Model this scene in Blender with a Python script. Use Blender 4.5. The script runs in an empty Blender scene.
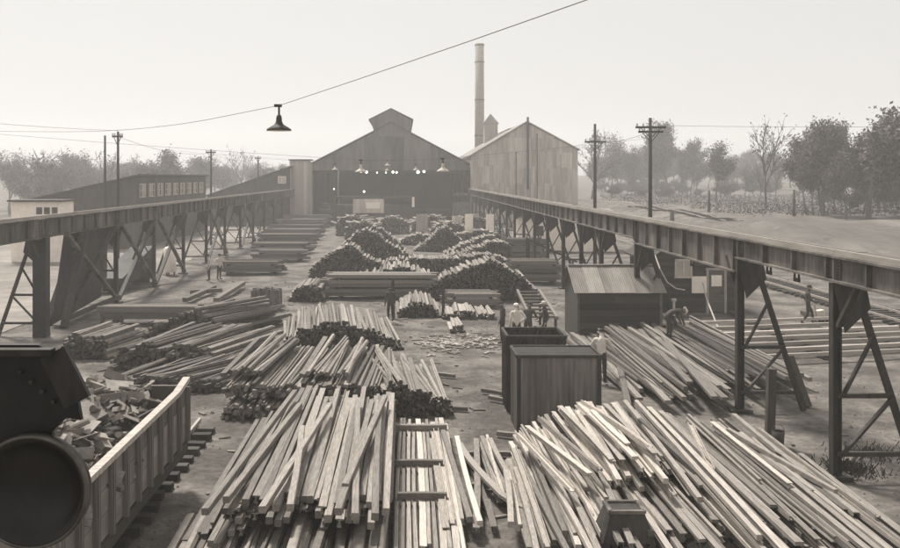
import bpy, bmesh, math, random
from mathutils import Vector, Matrix, Euler, noise
random.seed(7)
R = random.uniform
sc = bpy.context.scene
COL = sc.collection
# ------------------------------------------------------------------ camera
F, VX, VY, H = 900.0, 403.0, 177.0, 6.8       # focal length (px of 900), vanishing point, eye height
cam_d = bpy.data.cameras.new('camera'); cam = bpy.data.objects.new('camera', cam_d); COL.objects.link(cam)
cam.location = (0, 0, H); cam.rotation_euler = (math.radians(90), 0, 0)
cam_d.sensor_width = 36; cam_d.lens = 36 * F / 900
cam_d.shift_x = (450 - VX) / 900; cam_d.shift_y = -(274 - VY) / 900
cam_d.clip_start = 0.1; cam_d.clip_end = 3000
sc.camera = cam
# ------------------------------------------------------------------ sky + sun (pale, overcast, toned like the print)
SUN_EL, SUN_AZ = math.radians(56), math.radians(-28)     # azimuth from +Y towards +X
w = bpy.data.worlds.new('World'); sc.world = w; w.use_nodes = True
nt = w.node_tree; nt.nodes.clear()
sky = nt.nodes.new('ShaderNodeTexSky'); sky.sky_type = 'NISHITA'; sky.sun_disc = False
sky.sun_elevation = SUN_EL; sky.sun_rotation = SUN_AZ; sky.air_density = 1.0; sky.dust_density = 4.0; sky.ozone_density = 1.0
bw = nt.nodes.new('ShaderNodeRGBToBW'); nt.links.new(sky.outputs[0], bw.inputs[0])
flat = nt.nodes.new('ShaderNodeMath'); flat.operation = 'POWER'; flat.inputs[1].default_value = 0.15   # overcast: evens the dome out
nt.links.new(bw.outputs[0], flat.inputs[0])
lift = nt.nodes.new('ShaderNodeMath'); lift.operation = 'MULTIPLY'; lift.inputs[1].default_value = 4.65
nt.links.new(flat.outputs[0], lift.inputs[0])
tint = nt.nodes.new('ShaderNodeMix'); tint.data_type = 'RGBA'; tint.blend_type = 'MULTIPLY'; tint.inputs[0].default_value = 1
nt.links.new(lift.outputs[0], tint.inputs[6]); tint.inputs[7].default_value = (1.0, 0.99, 0.975, 1)
bg = nt.nodes.new('ShaderNodeBackground'); bg.inputs[1].default_value = 0.1
nt.links.new(tint.outputs[2], bg.inputs[0])
wo = nt.nodes.new('ShaderNodeOutputWorld'); nt.links.new(bg.outputs[0], wo.inputs[0])
sun_d = bpy.data.lights.new('sun', 'SUN'); sun_d.energy = 4.5; sun_d.angle = math.radians(10); sun_d.color = (1, 0.96, 0.9)
sun = bpy.data.objects.new('sun', sun_d); COL.objects.link(sun)
sdir = Vector((math.sin(SUN_AZ) * math.cos(SUN_EL), math.cos(SUN_AZ) * math.cos(SUN_EL), math.sin(SUN_EL)))
sun.rotation_euler = (-sdir).to_track_quat('-Z', 'Y').to_euler()
sc.view_settings.view_transform = 'Standard'; sc.view_settings.look = 'None'; sc.view_settings.gamma = 1
sc.view_settings.exposure = 0.38
sc.cycles.volume_bounces = 2; sc.cycles.max_bounces = 5

# ------------------------------------------------------------------ helpers
def S(v): return (min(v * 1.115, 1), v, v * 0.88, 1)
def P(x, y, Z=0.0):                       # point of height Z seen at photo pixel (x, y)
    Y = F * (H - Z) / (y - VY)
    return Vector(((x - VX) * Y / F, Y, Z))
def XA(x, Y): return (x - VX) * Y / F
def ZA(y, Y): return H - (y - VY) * Y / F
MATS = {}
def mat(name, v, var=0.35, rough=0.85, scale=6.0, stretch=(1, 1, 1), bump=0.3, bscale=None, rnd=0.0, attr=False, metal=0.0, spots=0.0, grooves=None):
    m = bpy.data.materials.new(name); m.use_nodes = True; n = m.node_tree.nodes; l = m.node_tree.links
    b = n['Principled BSDF']; b.inputs['Roughness'].default_value = rough; b.inputs['Metallic'].default_value = metal
    b.inputs['Specular IOR Level'].default_value = 0.3
    tc = n.new('ShaderNodeTexCoord'); mp = n.new('ShaderNodeMapping'); mp.inputs['Scale'].default_value = stretch
    l.new(tc.outputs['Object'], mp.inputs[0])
    vec = mp.outputs[0]
    if rnd:
        oi0 = n.new('ShaderNodeObjectInfo'); ad = n.new('ShaderNodeVectorMath'); ad.operation = 'ADD'
        mu = n.new('ShaderNodeMath'); mu.operation = 'MULTIPLY'; mu.inputs[1].default_value = 53
        l.new(oi0.outputs['Random'], mu.inputs[0]); l.new(mp.outputs[0], ad.inputs[0]); l.new(mu.outputs[0], ad.inputs[1]); vec = ad.outputs[0]
    nz = n.new('ShaderNodeTexNoise'); nz.inputs['Scale'].default_value = scale; nz.inputs['Detail'].default_value = 7; nz.inputs['Roughness'].default_value = 0.65
    l.new(vec, nz.inputs['Vector'])
    rp = n.new('ShaderNodeMapRange'); rp.inputs[1].default_value = 0.28; rp.inputs[2].default_value = 0.72
    rp.inputs[3].default_value = 1 - var; rp.inputs[4].default_value = 1 + var
    l.new(nz.outputs['Fac'], rp.inputs[0]); fac = rp.outputs[0]
    def mul(a, bsock):
        q = n.new('ShaderNodeMath'); q.operation = 'MULTIPLY'; l.new(a, q.inputs[0]); l.new(bsock, q.inputs[1]); return q.outputs[0]
    if rnd:
        r2 = n.new('ShaderNodeMapRange'); r2.inputs[3].default_value = 1 - rnd; r2.inputs[4].default_value = 1 + rnd
        l.new(oi0.outputs['Random'], r2.inputs[0]); fac = mul(fac, r2.outputs[0])
    if attr:
        a = n.new('ShaderNodeAttribute'); a.attribute_name = 'tone'; fac = mul(fac, a.outputs['Fac'])
    if spots:
        n3 = n.new('ShaderNodeTexNoise'); n3.inputs['Scale'].default_value = scale * 0.13; n3.inputs['Detail'].default_value = 4
        l.new(vec, n3.inputs['Vector'])
        r3 = n.new('ShaderNodeMapRange'); r3.inputs[1].default_value = 0.4; r3.inputs[2].default_value = 0.62
        r3.inputs[3].default_value = 1 - spots; r3.inputs[4].default_value = 1 + spots * 0.6
        l.new(n3.outputs['Fac'], r3.inputs[0]); fac = mul(fac, r3.outputs[0])
    mx = n.new('ShaderNodeMix'); mx.data_type = 'RGBA'; mx.blend_type = 'MULTIPLY'; mx.inputs[0].default_value = 1
    mx.inputs[6].default_value = S(v); l.new(fac, mx.inputs[7]); l.new(mx.outputs[2], b.inputs['Base Color'])
    hgt = None
    if bump:
        n2 = n.new('ShaderNodeTexNoise'); n2.inputs['Scale'].default_value = bscale or scale * 3; n2.inputs['Detail'].default_value = 5
        l.new(vec, n2.inputs['Vector']); bp = n.new('ShaderNodeBump'); bp.inputs['Strength'].default_value = bump; bp.inputs['Distance'].default_value = 0.03
        l.new(n2.outputs['Fac'], bp.inputs['Height']); l.new(bp.outputs[0], b.inputs['Normal'])
    MATS[name] = m; return m
mat('bar', 0.19, 0.5, 0.75, 5, (9, 4, 9), 0.3, rnd=0.5)
mat('bar_pale', 0.36, 0.4, 0.7, 5, (9, 4, 9), 0.3, rnd=0.4)
mat('billet', 0.155, 0.45, 0.75, 5, (9, 4, 9), 0.25, rnd=0.4)
mat('heapbar', 0.16, 0.3, 0.8, 4, (1, 1, 1), 0.2, attr=True)
mat('ground', 0.115, 0.45, 0.95, 4.5, (1, 1, 1), 1.0, 9, spots=0.45)
mat('field', 0.2, 0.3, 0.95, 0.6, (1, 1, 1), 0.5, 3, spots=0.3)
mat('bank', 0.125, 0.35, 0.95, 0.5, (1.6, .5, 1), 0.9, 2.5, spots=0.3)
mat('steel_dark', 0.04, 0.5, 0.7, 3, (2.5, 2.5, .6), 0.2, spots=0.3)
mat('steel_black', 0.016, 0.4, 0.4, 4, (1, 1, 1), 0.15)
mat('steel_girder', 0.115, 0.5, 0.75, 3.0, (1, 2.5, .45), 0.25, spots=0.4)
mat('rail_top', 0.3, 0.3, 0.45, 3, (1, .2, 1), 0.1)
mat('wood_dark', 0.05, 0.45, 0.9, 3, (1, 1, 6), 0.4, rnd=0.45)
mat('wood_beam', 0.13, 0.4, 0.9, 3, (.4, 4, 4), 0.4, rnd=0.35)
mat('wood_pale', 0.30, 0.35, 0.85, 4, (1, 3, 1), 0.3, rnd=0.3)
mat('wood_pole', 0.06, 0.35, 0.9, 4, (4, 4, .5), 0.3)
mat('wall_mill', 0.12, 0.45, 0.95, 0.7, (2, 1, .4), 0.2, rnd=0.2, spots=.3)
mat('wall_inner_shade', 0.015, 0.4, 0.95, 0.7, (1, 1, .5), 0.2)  # interior shade of the mill opening put into the wall and floor colour
mat('wall_long', 0.06, 0.4, 0.95, 1.2, (1, 1, .5), 0.2, rnd=0.15)
mat('sheet', 0.45, 0.35, 0.7, 1.2, (5, 1, .35), 0.2, rnd=0.14, spots=0.25)
mat('sheet_dark', 0.17, 0.35, 0.7, 1.5, (4, 4, .5), 0.2, rnd=0.2, spots=0.35)
mat('roof_sheet', 0.2, 0.3, 0.75, 1.6, (3, .6, 1), 0.2, rnd=0.2, spots=0.25)
mat('roof_dark', 0.06, 0.3, 0.9, 1.2, (1, 1, 1), 0.2)
mat('white', 0.82, 0.12, 0.7, 2, (1, 1, 1), 0.05)
mat('offwhite', 0.5, 0.2, 0.8, 2, (1, 1, 1), 0.1)
mat('brick', 0.26, 0.2, 0.9, 1.5, (1, 1, 1), 0.3)
mat('glass', 0.05, 0.2, 0.12, 2, (1, 1, 1), 0)
mat('glass_pale', 0.4, 0.2, 0.15, 2, (1, 1, 1), 0)
mat('shirt_pale', 0.6, 0.15, 0.95, 12, (1, 1, 1), 0.4)
mat('shirt_dark', 0.07, 0.2, 0.95, 12, (1, 1, 1), 0.4)
mat('trousers', 0.045, 0.2, 0.95, 12, (1, 1, 1), 0.4)
mat('skin', 0.28, 0.08, 0.6, 12, (1, 1, 1), 0.05)
mat('cap_dark', 0.035, 0.2, 0.95, 12, (1, 1, 1), 0.2)
mat('boot', 0.025, 0.2, 0.7, 12, (1, 1, 1), 0.2)
mat('leaf', 0.115, 0.4, 0.8, 0.5, (1, 1, 1), 0, attr=True)
mat('bark', 0.1, 0.35, 0.95, 4, (3, 3, .6), 0.4)
mat('weed', 0.05, 0.4, 0.9, 3, (1, 1, 1), 0, attr=True)
mat('cable', 0.12, 0.1, 0.7, 2, (1, 1, 1), 0)
mat('scrap', 0.16, 0.4, 0.75, 3, (1, 1, 1), 0.3, rnd=0.75)
mat('hose', 0.42, 0.15, 0.6, 6, (1, 1, 1), 0)
mat('stone', 0.2, 0.3, 0.95, 4, (1, 1, 1), 0.4, rnd=.2)
mat('rim', 0.1, 0.5, 0.35, 9, (1, 1, 1), 0.1, metal=.6)
def emat(name, c, s):
    m = bpy.data.materials.new(name); m.use_nodes = True; b = m.node_tree.nodes['Principled BSDF']
    b.inputs['Base Color'].default_value = S(.8); b.inputs['Emission Color'].default_value = c; b.inputs['Emission Strength'].default_value = s
    MATS[name] = m
emat('lamp_lit', (1, .97, .9, 1), 3.0)

class MB:
    def __init__(s): s.v = []; s.f = []; s.t = []; s.m = []
    def add(s, vs, fs, tone=1.0, mi=0):
        o = len(s.v); s.v += [tuple(p) for p in vs]; s.f += [tuple(i + o for i in f) for f in fs]
        s.t += [tone] * len(fs); s.m += [mi] * len(fs); return s
    def box(s, c, d, rot=None, tone=1.0, mi=0):
        c = Vector(c); M = rot.to_matrix() if rot is not None else Matrix.Identity(3)
        vs = [c + M @ Vector((x * d[0] / 2, y * d[1] / 2, z * d[2] / 2)) for x in (-1, 1) for y in (-1, 1) for z in (-1, 1)]
        return s.add(vs, [(0, 1, 3, 2), (4, 6, 7, 5), (0, 4, 5, 1), (2, 3, 7, 6), (0, 2, 6, 4), (1, 5, 7, 3)], tone, mi)
    def loft(s, prof, p0, p1, up=(0, 0, 1), roll=0.0, s0=1.0, s1=1.0, tone=1.0, cap=True, mi=0, endtone=1.0):
        p0, p1 = Vector(p0), Vector(p1); d = (p1 - p0).normalized(); u = Vector(up)
        if abs(d.dot(u)) > 0.98: u = Vector((0, 1, 0))
        sx = d.cross(u).normalized(); uz = sx.cross(d)
        c, k = math.cos(roll), math.sin(roll); n = len(prof); vs = []
        for p, sk in ((p0, s0), (p1, s1)):
            for (a, b) in prof:
                a2, b2 = (a * c - b * k) * sk, (a * k + b * c) * sk
                vs.append(p + sx * a2 + uz * b2)
        fs = [(i, (i + 1) % n, n + (i + 1) % n, n + i) for i in range(n)]
        s.add(vs, fs, tone, mi)
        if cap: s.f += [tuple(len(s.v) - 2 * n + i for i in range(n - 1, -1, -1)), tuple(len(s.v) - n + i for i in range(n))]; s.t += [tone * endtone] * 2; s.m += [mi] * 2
        return s
    def bar(s, p0, p1, wd, ht=None, roll=0.0, tone=1.0, mi=0):
        ht = ht or wd; a, b = wd / 2, ht / 2
        return s.loft([(-a, -b), (a, -b), (a, b), (-a, b)], p0, p1, roll=roll, tone=tone, mi=mi)
    def tube(s, p0, p1, r0, r1=None, n=8, tone=1.0, mi=0):
        r1 = r0 if r1 is None else r1
        return s.loft([(math.cos(i * 2 * math.pi / n) * r0, math.sin(i * 2 * math.pi / n) * r0) for i in range(n)], p0, p1, s1=r1 / r0, tone=tone, mi=mi)
    def path(s, pts, r, n=5, tone=1.0):
        for a, b in zip(pts[:-1], pts[1:]): s.tube(a, b, r, n=n, tone=tone)
        return s
    def lathe(s, prof, c, axis='Z', n=24, tone=1.0, mi=0):     # prof: (radius, along)
        c = Vector(c); vs = []
        for (r, h) in prof:
            for i in range(n):
                a = i * 2 * math.pi / n; x, y = r * math.cos(a), r * math.sin(a)
                vs.append(c + (Vector((x, y, h)) if axis == 'Z' else Vector((x, h, y)) if axis == 'Y' else Vector((h, x, y))))
        fs = [(k * n + i, k * n + (i + 1) % n, (k + 1) * n + (i + 1) % n, (k + 1) * n + i) for k in range(len(prof) - 1) for i in range(n)]
        return s.add(vs, fs, tone, mi)
    def plate(s, pts, off, tone=1.0, mi=0):                    # polygon extruded by vector off
        n = len(pts); o = Vector(off); vs = [Vector(p) for p in pts] + [Vector(p) + o for p in pts]
        return s.add(vs, [tuple(range(n - 1, -1, -1)), tuple(range(n, 2 * n))] + [(i, (i + 1) % n, n + (i + 1) % n, n + i) for i in range(n)], tone, mi)
    def mesh(s, name, mats):
        me = bpy.data.meshes.new(name); me.from_pydata(s.v, [], s.f)
        for m in (mats if isinstance(mats, (list, tuple)) else [mats]): me.materials.append(MATS[m])
        a = me.attributes.new('tone', 'FLOAT', 'FACE'); a.data.foreach_set('value', s.t)
        me.polygons.foreach_set('material_index', s.m)
        bm = bmesh.new(); bm.from_mesh(me); bmesh.ops.recalc_face_normals(bm, faces=bm.faces); bm.to_mesh(me); bm.free()
        return me
    def build(s, name, mats, parent=None, smooth=False):
        me = s.mesh(name, mats)
        if smooth:
            for p in me.polygons: p.use_smooth = True
        return link(name, me, parent)
def link(name, me, parent=None, loc=None, rot=None, scl=None):
    o = bpy.data.objects.new(name, me); COL.objects.link(o)
    if loc is not None: o.location = loc
    if rot is not None: o.rotation_euler = rot
    if scl is not None: o.scale = scl
    if parent is not None: o.parent = parent
    return o
def tag(o, label=None, cat=None, group=None, kind=None):
    if label: o['label'] = label
    if cat: o['category'] = cat
    if group: o['group'] = group
    if kind: o['kind'] = kind
    return o
def thing(name, label, cat, group=None, loc=(0, 0, 0), rz=0.0):
    o = bpy.data.objects.new(name, None); COL.objects.link(o); o.location = loc; o.rotation_euler = (0, 0, rz); o.empty_display_size = .2
    return tag(o, label, cat, group)
UNIT = MB().box((0, 0, .5), (1, 1, 1)).v
UB = {}
def ubox(name, m, parent, c, d, rot=None):        # a box piece that shares one unit mesh per material
    if m not in UB: UB[m] = MB().box((0, 0, 0), (1, 1, 1)).mesh('box_' + m, m)
    return link(name, UB[m], parent, c, rot, d)
def smooth01(a, b, x):
    t = max(0, min(1, (x - a) / (b - a))); return t * t * (3 - 2 * t)

# ------------------------------------------------------------------ terrain
def terrain(x, y):
    x0 = 31 - max(0, min(40, y - 50)) * 0.17
    b = smooth01(x0, x0 + 8, x) * smooth01(44, 84, y) * 2.5
    z = b + b * 0.16 * noise.noise((x * .16, y * .16, 3)) + b * .07 * noise.noise((x * .6, y * .6, 9))
    if y > 15 and -16 < x < 26: z += 0.05 * noise.noise((x * .45, y * .45, 0)) - .03
    r = math.hypot(x, y)
    if x < -17: z -= 0.03
    z += smooth01(180, 420, y) * 5 + smooth01(60, 160, -x) * 3
    return z
def axis(lo, hi, dlo, dhi, step):
    a = []; p = dlo
    while p < dhi: a.append(p); p += step
    st = step; p = dhi
    while p < hi: a.append(p); st *= 1.18; p += st
    a.append(hi); st = step; p = dlo - step; b = []
    while p > lo: b.append(p); st *= 1.18; p -= st
    b.append(lo); return b[::-1] + a
gx = axis(-560, 560, -20, 50, 0.55); gy = axis(-30, 620, 12, 96, 0.55)
gv = [(x, y, terrain(x, y)) for y in gy for x in gx]; nx = len(gx)
me = bpy.data.meshes.new('ground'); me.from_pydata(gv, [], [(j * nx + i, j * nx + i + 1, (j + 1) * nx + i + 1, (j + 1) * nx + i) for j in range(len(gy) - 1) for i in range(nx - 1)])
me.materials.append(MATS['ground'])
for p in me.polygons: p.use_smooth = True
tag(link('ground', me), 'trodden cinder and earth ground of the yard', kind='structure')
# pale open field beyond the left runway
m = MB(); ys = [20 + 3 * i for i in range(60)]
for a, b in zip(ys[:-1], ys[1:]):
    xa, xb = -17.6 + .9 * noise.noise((a * .2, 0, 0)), -17.6 + .9 * noise.noise((b * .2, 0, 0))
    xs = [0, -4, -9, -16, -30, -44]
    for i in range(5):
        q = [(xa + xs[i], a), (xb + xs[i], b), (xb + xs[i + 1], b), (xa + xs[i + 1], a)]
        m.add([(X, Y, terrain(X, Y) + .03) for X, Y in q], [(0, 1, 2, 3)])
tag(m.build('pale_field', 'field'), 'pale open ground beyond the left runway', kind='structure')

m = MB(); by = [44 + 1.5 * i for i in range(40)]; bxs = [25 + 1.2 * i for i in range(40)]
for a, b in zip(by[:-1], by[1:]):
    for c, d in zip(bxs[:-1], bxs[1:]):
        if c > 31.5 - max(0, min(40, a - 50)) * .17 + noise.noise((a * .3, 1, 1)): m.add([(X, Y, terrain(X, Y) + .04) for X, Y in ((c, a), (d, a), (d, b), (c, b))], [(0, 1, 2, 3)])
tag(m.build('earth_bank', 'bank', None, True), 'bare pale earth bank on the right', kind='structure')
# ------------------------------------------------------------------ railway tracks (setting)
def track(name, label, X, Y0, Y1, n_sl, dz=0.0, yaw=0.0, far=None):
    root = bpy.data.objects.new(name, None); COL.objects.link(root); tag(root, label, kind='structure')
    for s in (-.72, .72):
        mm = MB(); yy = Y0
        while yy < Y1 - .1:
            y2 = min(yy + 6, Y1)
            a = Vector((X + s + yaw * (yy - Y0), yy, terrain(X, yy) + dz + .2)); b = Vector((X + s + yaw * (y2 - Y0), y2, terrain(X, y2) + dz + .2))
            mm.bar(a, b, .075, .12); yy = y2
        mm.build('rail', 'rail_top', root)
    for i in range(n_sl):
        yy = Y0 + .3 + i * .62
        if yy > Y1: break
        ubox('sleeper', 'wood_dark', root, (X + yaw * (yy - Y0) + R(-.05, .05), yy, terrain(X, yy) + dz + .08), (2.5 + R(-.1, .1), .24, .16), Euler((0, R(-.02, .02), R(-.03, .03))))
    return root
track('railway_track', 'siding track with dark sleepers under the wooden gondola', -6.25, 15.0, 24.5, 17)
track('railway_track', 'railway track crossing the bare ground right of the cabin', 23.6, 38, 96, 60)
track('railway_track', 'far railway track on top of the earth bank', 33, 90, 250, 60)

# ------------------------------------------------------------------ crane runways
def runway(name, label, X, out, Ys, Yend, Yend0, gdepth, deep=None):
    rt = thing(name, label, 'crane runway', loc=(X, Yend0, 0)); bx = Vector((X, Yend0, 0))
    ZT = 5.04
    dep = (lambda y: .6 if y < 26 else gdepth + .2 if y < 37 else gdepth) if deep else (lambda y: gdepth)
    def bld(mm, nm, mt, par): 
        mm.v = [tuple(Vector(p) - bx) for p in mm.v]; return mm.build(nm, mt, par)
    edges = [Yend0] + Ys + [Yend]
    for a, b in zip(edges[:-1], edges[1:]):
        d = dep(a)
        mm = MB(); zb = ZT - d; c = (a + b) / 2; ln = b - a - .03
        mm.box((X, c, (ZT + zb) / 2), (.05, ln, d - .06)); mm.box((X, c, ZT - .03), (.34, ln, .05)); mm.box((X, c, zb + .02), (.34, ln, .05))
        g = bld(mm, 'girder', 'steel_girder', rt)
        k = max(2, int(ln / 1.45))
        for i in range(k + 1):
            yy = a + .2 + (ln - .35) * i / k
            s2 = MB()
            for s in (-1, 1): s2.box((X + s * .085, yy, (ZT + zb) / 2), (.11, .06, d - .12))
            q = bld(s2, 'stiffener', 'steel_girder', g)
        mm = MB(); mm.box((X, c, ZT + .06), (.07, b - a - .012, .12)); bld(mm, 'crane_rail', 'rail_top', rt)
        mm = MB()
        for i in range(2): mm.box((X + out * (.36 + .26 * i), c + R(-.05, .05), ZT + .03 + R(-.008, .008)), (.235, ln, .05))
        bld(mm, 'walkway_plank', 'wood_beam', rt)
    for yy in Ys[:5]:
        for s in (-1, 1):
            mm = MB(); mm.box((X + s * .045, yy, ZT - dep(yy - 1) / 2), (.03, .7, dep(yy - 1) - .2)); sp = bld(mm, 'splice_plate', 'steel_girder', rt)
            mm = MB()
            for a in (-.28, -.16, .16, .28):
                for b in range(5): mm.box((X + s * .068, yy + a, ZT - .16 - b * (dep(yy - 1) - .32) / 4), (.02, .035, .035))
            bld(mm, 'rivet_rows', 'steel_dark', sp)
    for yy in (22.4, 24.1, 30.5):
        mm = MB(); mm.box((X, yy, ZT - dep(yy) - .2), (.05, .3, .09)); mm.box((X, yy - .12, ZT - dep(yy) - .08), (.04, .04, .2)); mm.box((X, yy + .12, ZT - dep(yy) - .08), (.04, .04, .2)); bld(mm, 'hanger_bracket', 'steel_dark', rt)
    for yi, yy in enumerate(Ys):
        zb = ZT - dep(yy - 1)
        mm = MB()
        for s in (-1, 1): mm.box((X + s * .09, yy, zb / 2 - .02), (.025, .2, zb - .04))
        mm.box((X, yy, zb / 2 - .02), (.155, .025, zb - .04)); mm.box((X, yy, .03), (.6, .5, .06))
        bent = bld(mm, 'bent', 'steel_dark', rt)
        ox = X + out * 1.85
        mm = MB(); mm.bar((X + out * .42, yy, zb - .03), (ox, yy, 0), .15, .12); bld(mm, 'batter_leg', 'steel_dark', bent)
        mm = MB(); mm.plate([(X - out * .14, yy - .17, zb - .01), (X + out * .6, yy - .17, zb - .01), (X + out * .72, yy - .17, zb - .6), (X + out * .5, yy - .17, zb - .8), (X + out * .14, yy - .17, zb - 1.15)], (0, .02, 0))
        bld(mm, 'gusset_plate', 'steel_dark', bent)
        def xo(z): return X + out * (.42 + (1.85 - .42) * (zb - z) / zb)
        lev = [zb - 1.2, zb * .42, .55]
        for i, z in enumerate(lev[1:]):
            mm = MB(); mm.bar((X, yy - .1, z), (xo(z), yy - .1, z), .09, .1); bld(mm, 'strut', 'steel_dark', bent)
        mm = MB(); mm.bar((X + out * .1, yy - .14, lev[1]), (xo(lev[0]), yy - .14, lev[0]), .1, .06); bld(mm, 'brace', 'steel_dark', bent)
        mm = MB(); mm.bar((X + out * .1, yy - .14, lev[2]), (xo(lev[1]), yy - .14, lev[1]), .1, .06); bld(mm, 'brace', 'steel_dark', bent)
        for s in (-1, 1):                                           # knee braces along the girder
            if (yi + (s > 0)) % 2 == 0 or yi > 2:
                mm = MB(); mm.bar((X, yy + s * .15, zb - 1.0), (X, yy + s * 1.0, zb - .02), .12, .1); bld(mm, 'knee_brace', 'steel_dark', bent)
    return rt, bx, ZT
Yr = [20.4, 26.2, 37.7, 44.5, 49.5] + [55 + 6.0 * i for i in range(13)]
runway('crane_runway', 'steel crane runway on braced bents along the right side of the yard', 9.8, 1, Yr, 134.2, 11.5, .82, (26, 38))
Yl = [38.6, 48.6, 56] + [63.5 + 7.4 * i for i in range(10)]
rl, bx, ZT = runway('crane_runway', 'long crane runway on trestle towers along the left side of the yard', -15.5, -1, Yl, 134.2, 14, .85)
# lattice tower bracing and cladding plates on the left runway
def lpart(mm, nm, mt):
    mm.v = [tuple(Vector(p) - bx) for p in mm.v]; return mm.build(nm, mt, rl)
for (a, b, X) in [(41, 48.4, -15.45), (48.8, 55.8, -15.4), (56.2, 63, -15.4), (71.1, 78.2, -15.4), (85.9, 93, -15.4)]:
    lpart(MB().bar((X, a, .2), (X, b, 4.2), .2, .16), 'tower_brace', 'steel_dark'); lpart(MB().bar((X + .12, a, 4.2), (X + .12, b, .2), .2, .16), 'tower_brace', 'steel_girder')
lpart(MB().bar((-15.3, 40.6, 0), (-15.3, 43.4, 4.25), .3, .25), 'raking_leg', 'steel_dark')
lpart(MB().bar((-16.3, 41.2, 0), (-15.8, 44, 4.25), .3, .25), 'raking_leg', 'steel_dark')
lpart(MB().plate([(-15.9, 40.7, .1), (-15.9, 42.2, 4.2), (-15.9, 48.2, 4.2), (-15.9, 47.4, .5)], (.02, 0, 0)), 'cladding_plate', 'steel_dark')
lpart(MB().plate([(-16.4, 46.4, 4.25), (-16.4, 49.9, 4.25), (-16.2, 49.2, 1.3), (-16.2, 47.6, 1.2)], (.02, 0, 0)), 'cladding_plate', 'steel_girder')
lpart(MB().box((-15.45, 38.45, 2.1), (.55, .5, 4.25)), 'boxed_column', 'steel_black')
lpart(MB().bar((-15.3, 41, .35), (-15.3, 48.5, .35), .2, .2), 'tower_sill', 'wood_dark')

# ------------------------------------------------------------------ main mill building (open front)
def gable_pieces(par, n, x0, x1, zfun_lo, zfun_hi, Y, m, name='wall_panel', th=.06, jit=.03):
    for i in range(n):
        a, b = x0 + (x1 - x0) * i / n, x0 + (x1 - x0) * (i + 1) / n
        pts = [(a, 0, zfun_lo(a)), (b, 0, zfun_lo(b)), (b, 0, zfun_hi(b)), (a, 0, zfun_hi(a))]
        mm = MB().plate(pts, (0, th, 0)); o = mm.build(name, m, par); o.location = (0, Y + R(-jit, jit), 0)
def local(mm, org): mm.v = [tuple(Vector(p) - Vector(org)) for p in mm.v]; return mm
MY = 135.0; ML, MR, MC = XA(310, MY), XA(470, MY), XA(391, MY); ME, MRG = 8.55, ZA(123.5, MY)
mill = thing('mill_building', 'dark open-fronted mill shed with broad gable and ridge monitor at the end of the yard', 'building', loc=(MC, MY, 0))
hl, hr = ML - MC, MR - MC
def roofz(x): return ME + (MRG - ME) * (1 - (x / (hl if x < 0 else hr)))
gable_pieces(mill, 6, hl, 0, lambda x: 7.8, roofz, 0, 'wall_mill'); gable_pieces(mill, 6, 0, hr, lambda x: 7.8, roofz, 0, 'wall_mill')
for s, h in ((-1, hl), (1, hr)):
    mm = MB().plate([(h * 1.02, -.35, roofz(h) + .02), (0, -.35, MRG + .12), (0, -.35, MRG + .3), (h * 1.02, -.35, roofz(h) + .18)], (0, 58, 0)); mm.build('roof', 'roof_dark', mill)
    MB().box((h, 29, 4.2), (.15, 57.5, 8.4)).build('side_wall', 'wall_inner_shade', mill)
for x in (hl + .3, hl * .5, 0, hr * .5, hr - .3):
    for yy in ((.2, 14, 30, 45) if abs(x) > 11 else (30, 45)): MB().box((x, yy, 3.7), (.4, .4, 7.4)).build('post', 'steel_dark', mill)
MB().box((0, .3, 7.92), (hr - hl, .3, .25)).build('lintel_truss', 'steel_dark', mill)
MB().box((0, 57.6, 4.2), (hr - hl, .2, 8.4)).build('rear_wall', 'wall_inner_shade', mill)
cw = 3.1; cz0, cz1, cz2 = 13.2, ZA(119.5, MY), ZA(109, MY)
mon = MB().plate([(-cw * .76, -.15, 13.0), (cw * .92, -.15, 12.7), (cw, -.15, cz1 - .1), (0, -.15, cz2 - .05), (-cw, -.15, cz1)], (0, 56, 0)).build('ridge_monitor', 'wall_mill', mill)
for s in (-1, 1): MB().plate([(s * (cw + .25), -.3, cz1 - .1), (0, -.3, cz2), (0, -.3, cz2 + .16), (s * (cw + .25), -.3, cz1 + .06)], (0, 56.6, 0)).build('monitor_roof', 'roof_dark', mon)
MB().box((0, 29, .05), (hr - hl - .4, 57, .06)).build('floor', 'wall_inner_shade', mill)
# lit lamps inside the opening
for i, (px, py, r) in enumerate([(361, 171.5, .2), (366.5, 172, .24), (377, 172.5, .13), (386, 172.5, .13), (393, 172, .24), (396.5, 172.3, .2), (418, 172, .3), (424, 171.3, .26), (364, 191.5, .2), (334, 189, .14)]):
    Y = MY + 3; z = ZA(py, Y)
    t = thing('pendant_lamp', 'glowing bulb hanging in the dark mill opening' if i < 8 else ('lone glowing bulb low in the mill opening left of centre' if i == 8 else 'faint bulb low near the left side of the mill opening'), 'lamp', 'lit bulbs in the mill opening', loc=(XA(px, Y), Y, z))
    MB().lathe([(0.001, -r), (r * .7, -r * .7), (r, 0), (r * .7, r * .7), (.04, r)], (0, 0, 0), n=10).build('bulb', 'lamp_lit', t, True); t.scale = (.82, .82, .82)
    MB().tube((0, 0, r), (0, 0, (8.6 - z) / .82), .02, n=4).build('cord', 'cable', t)

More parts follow.
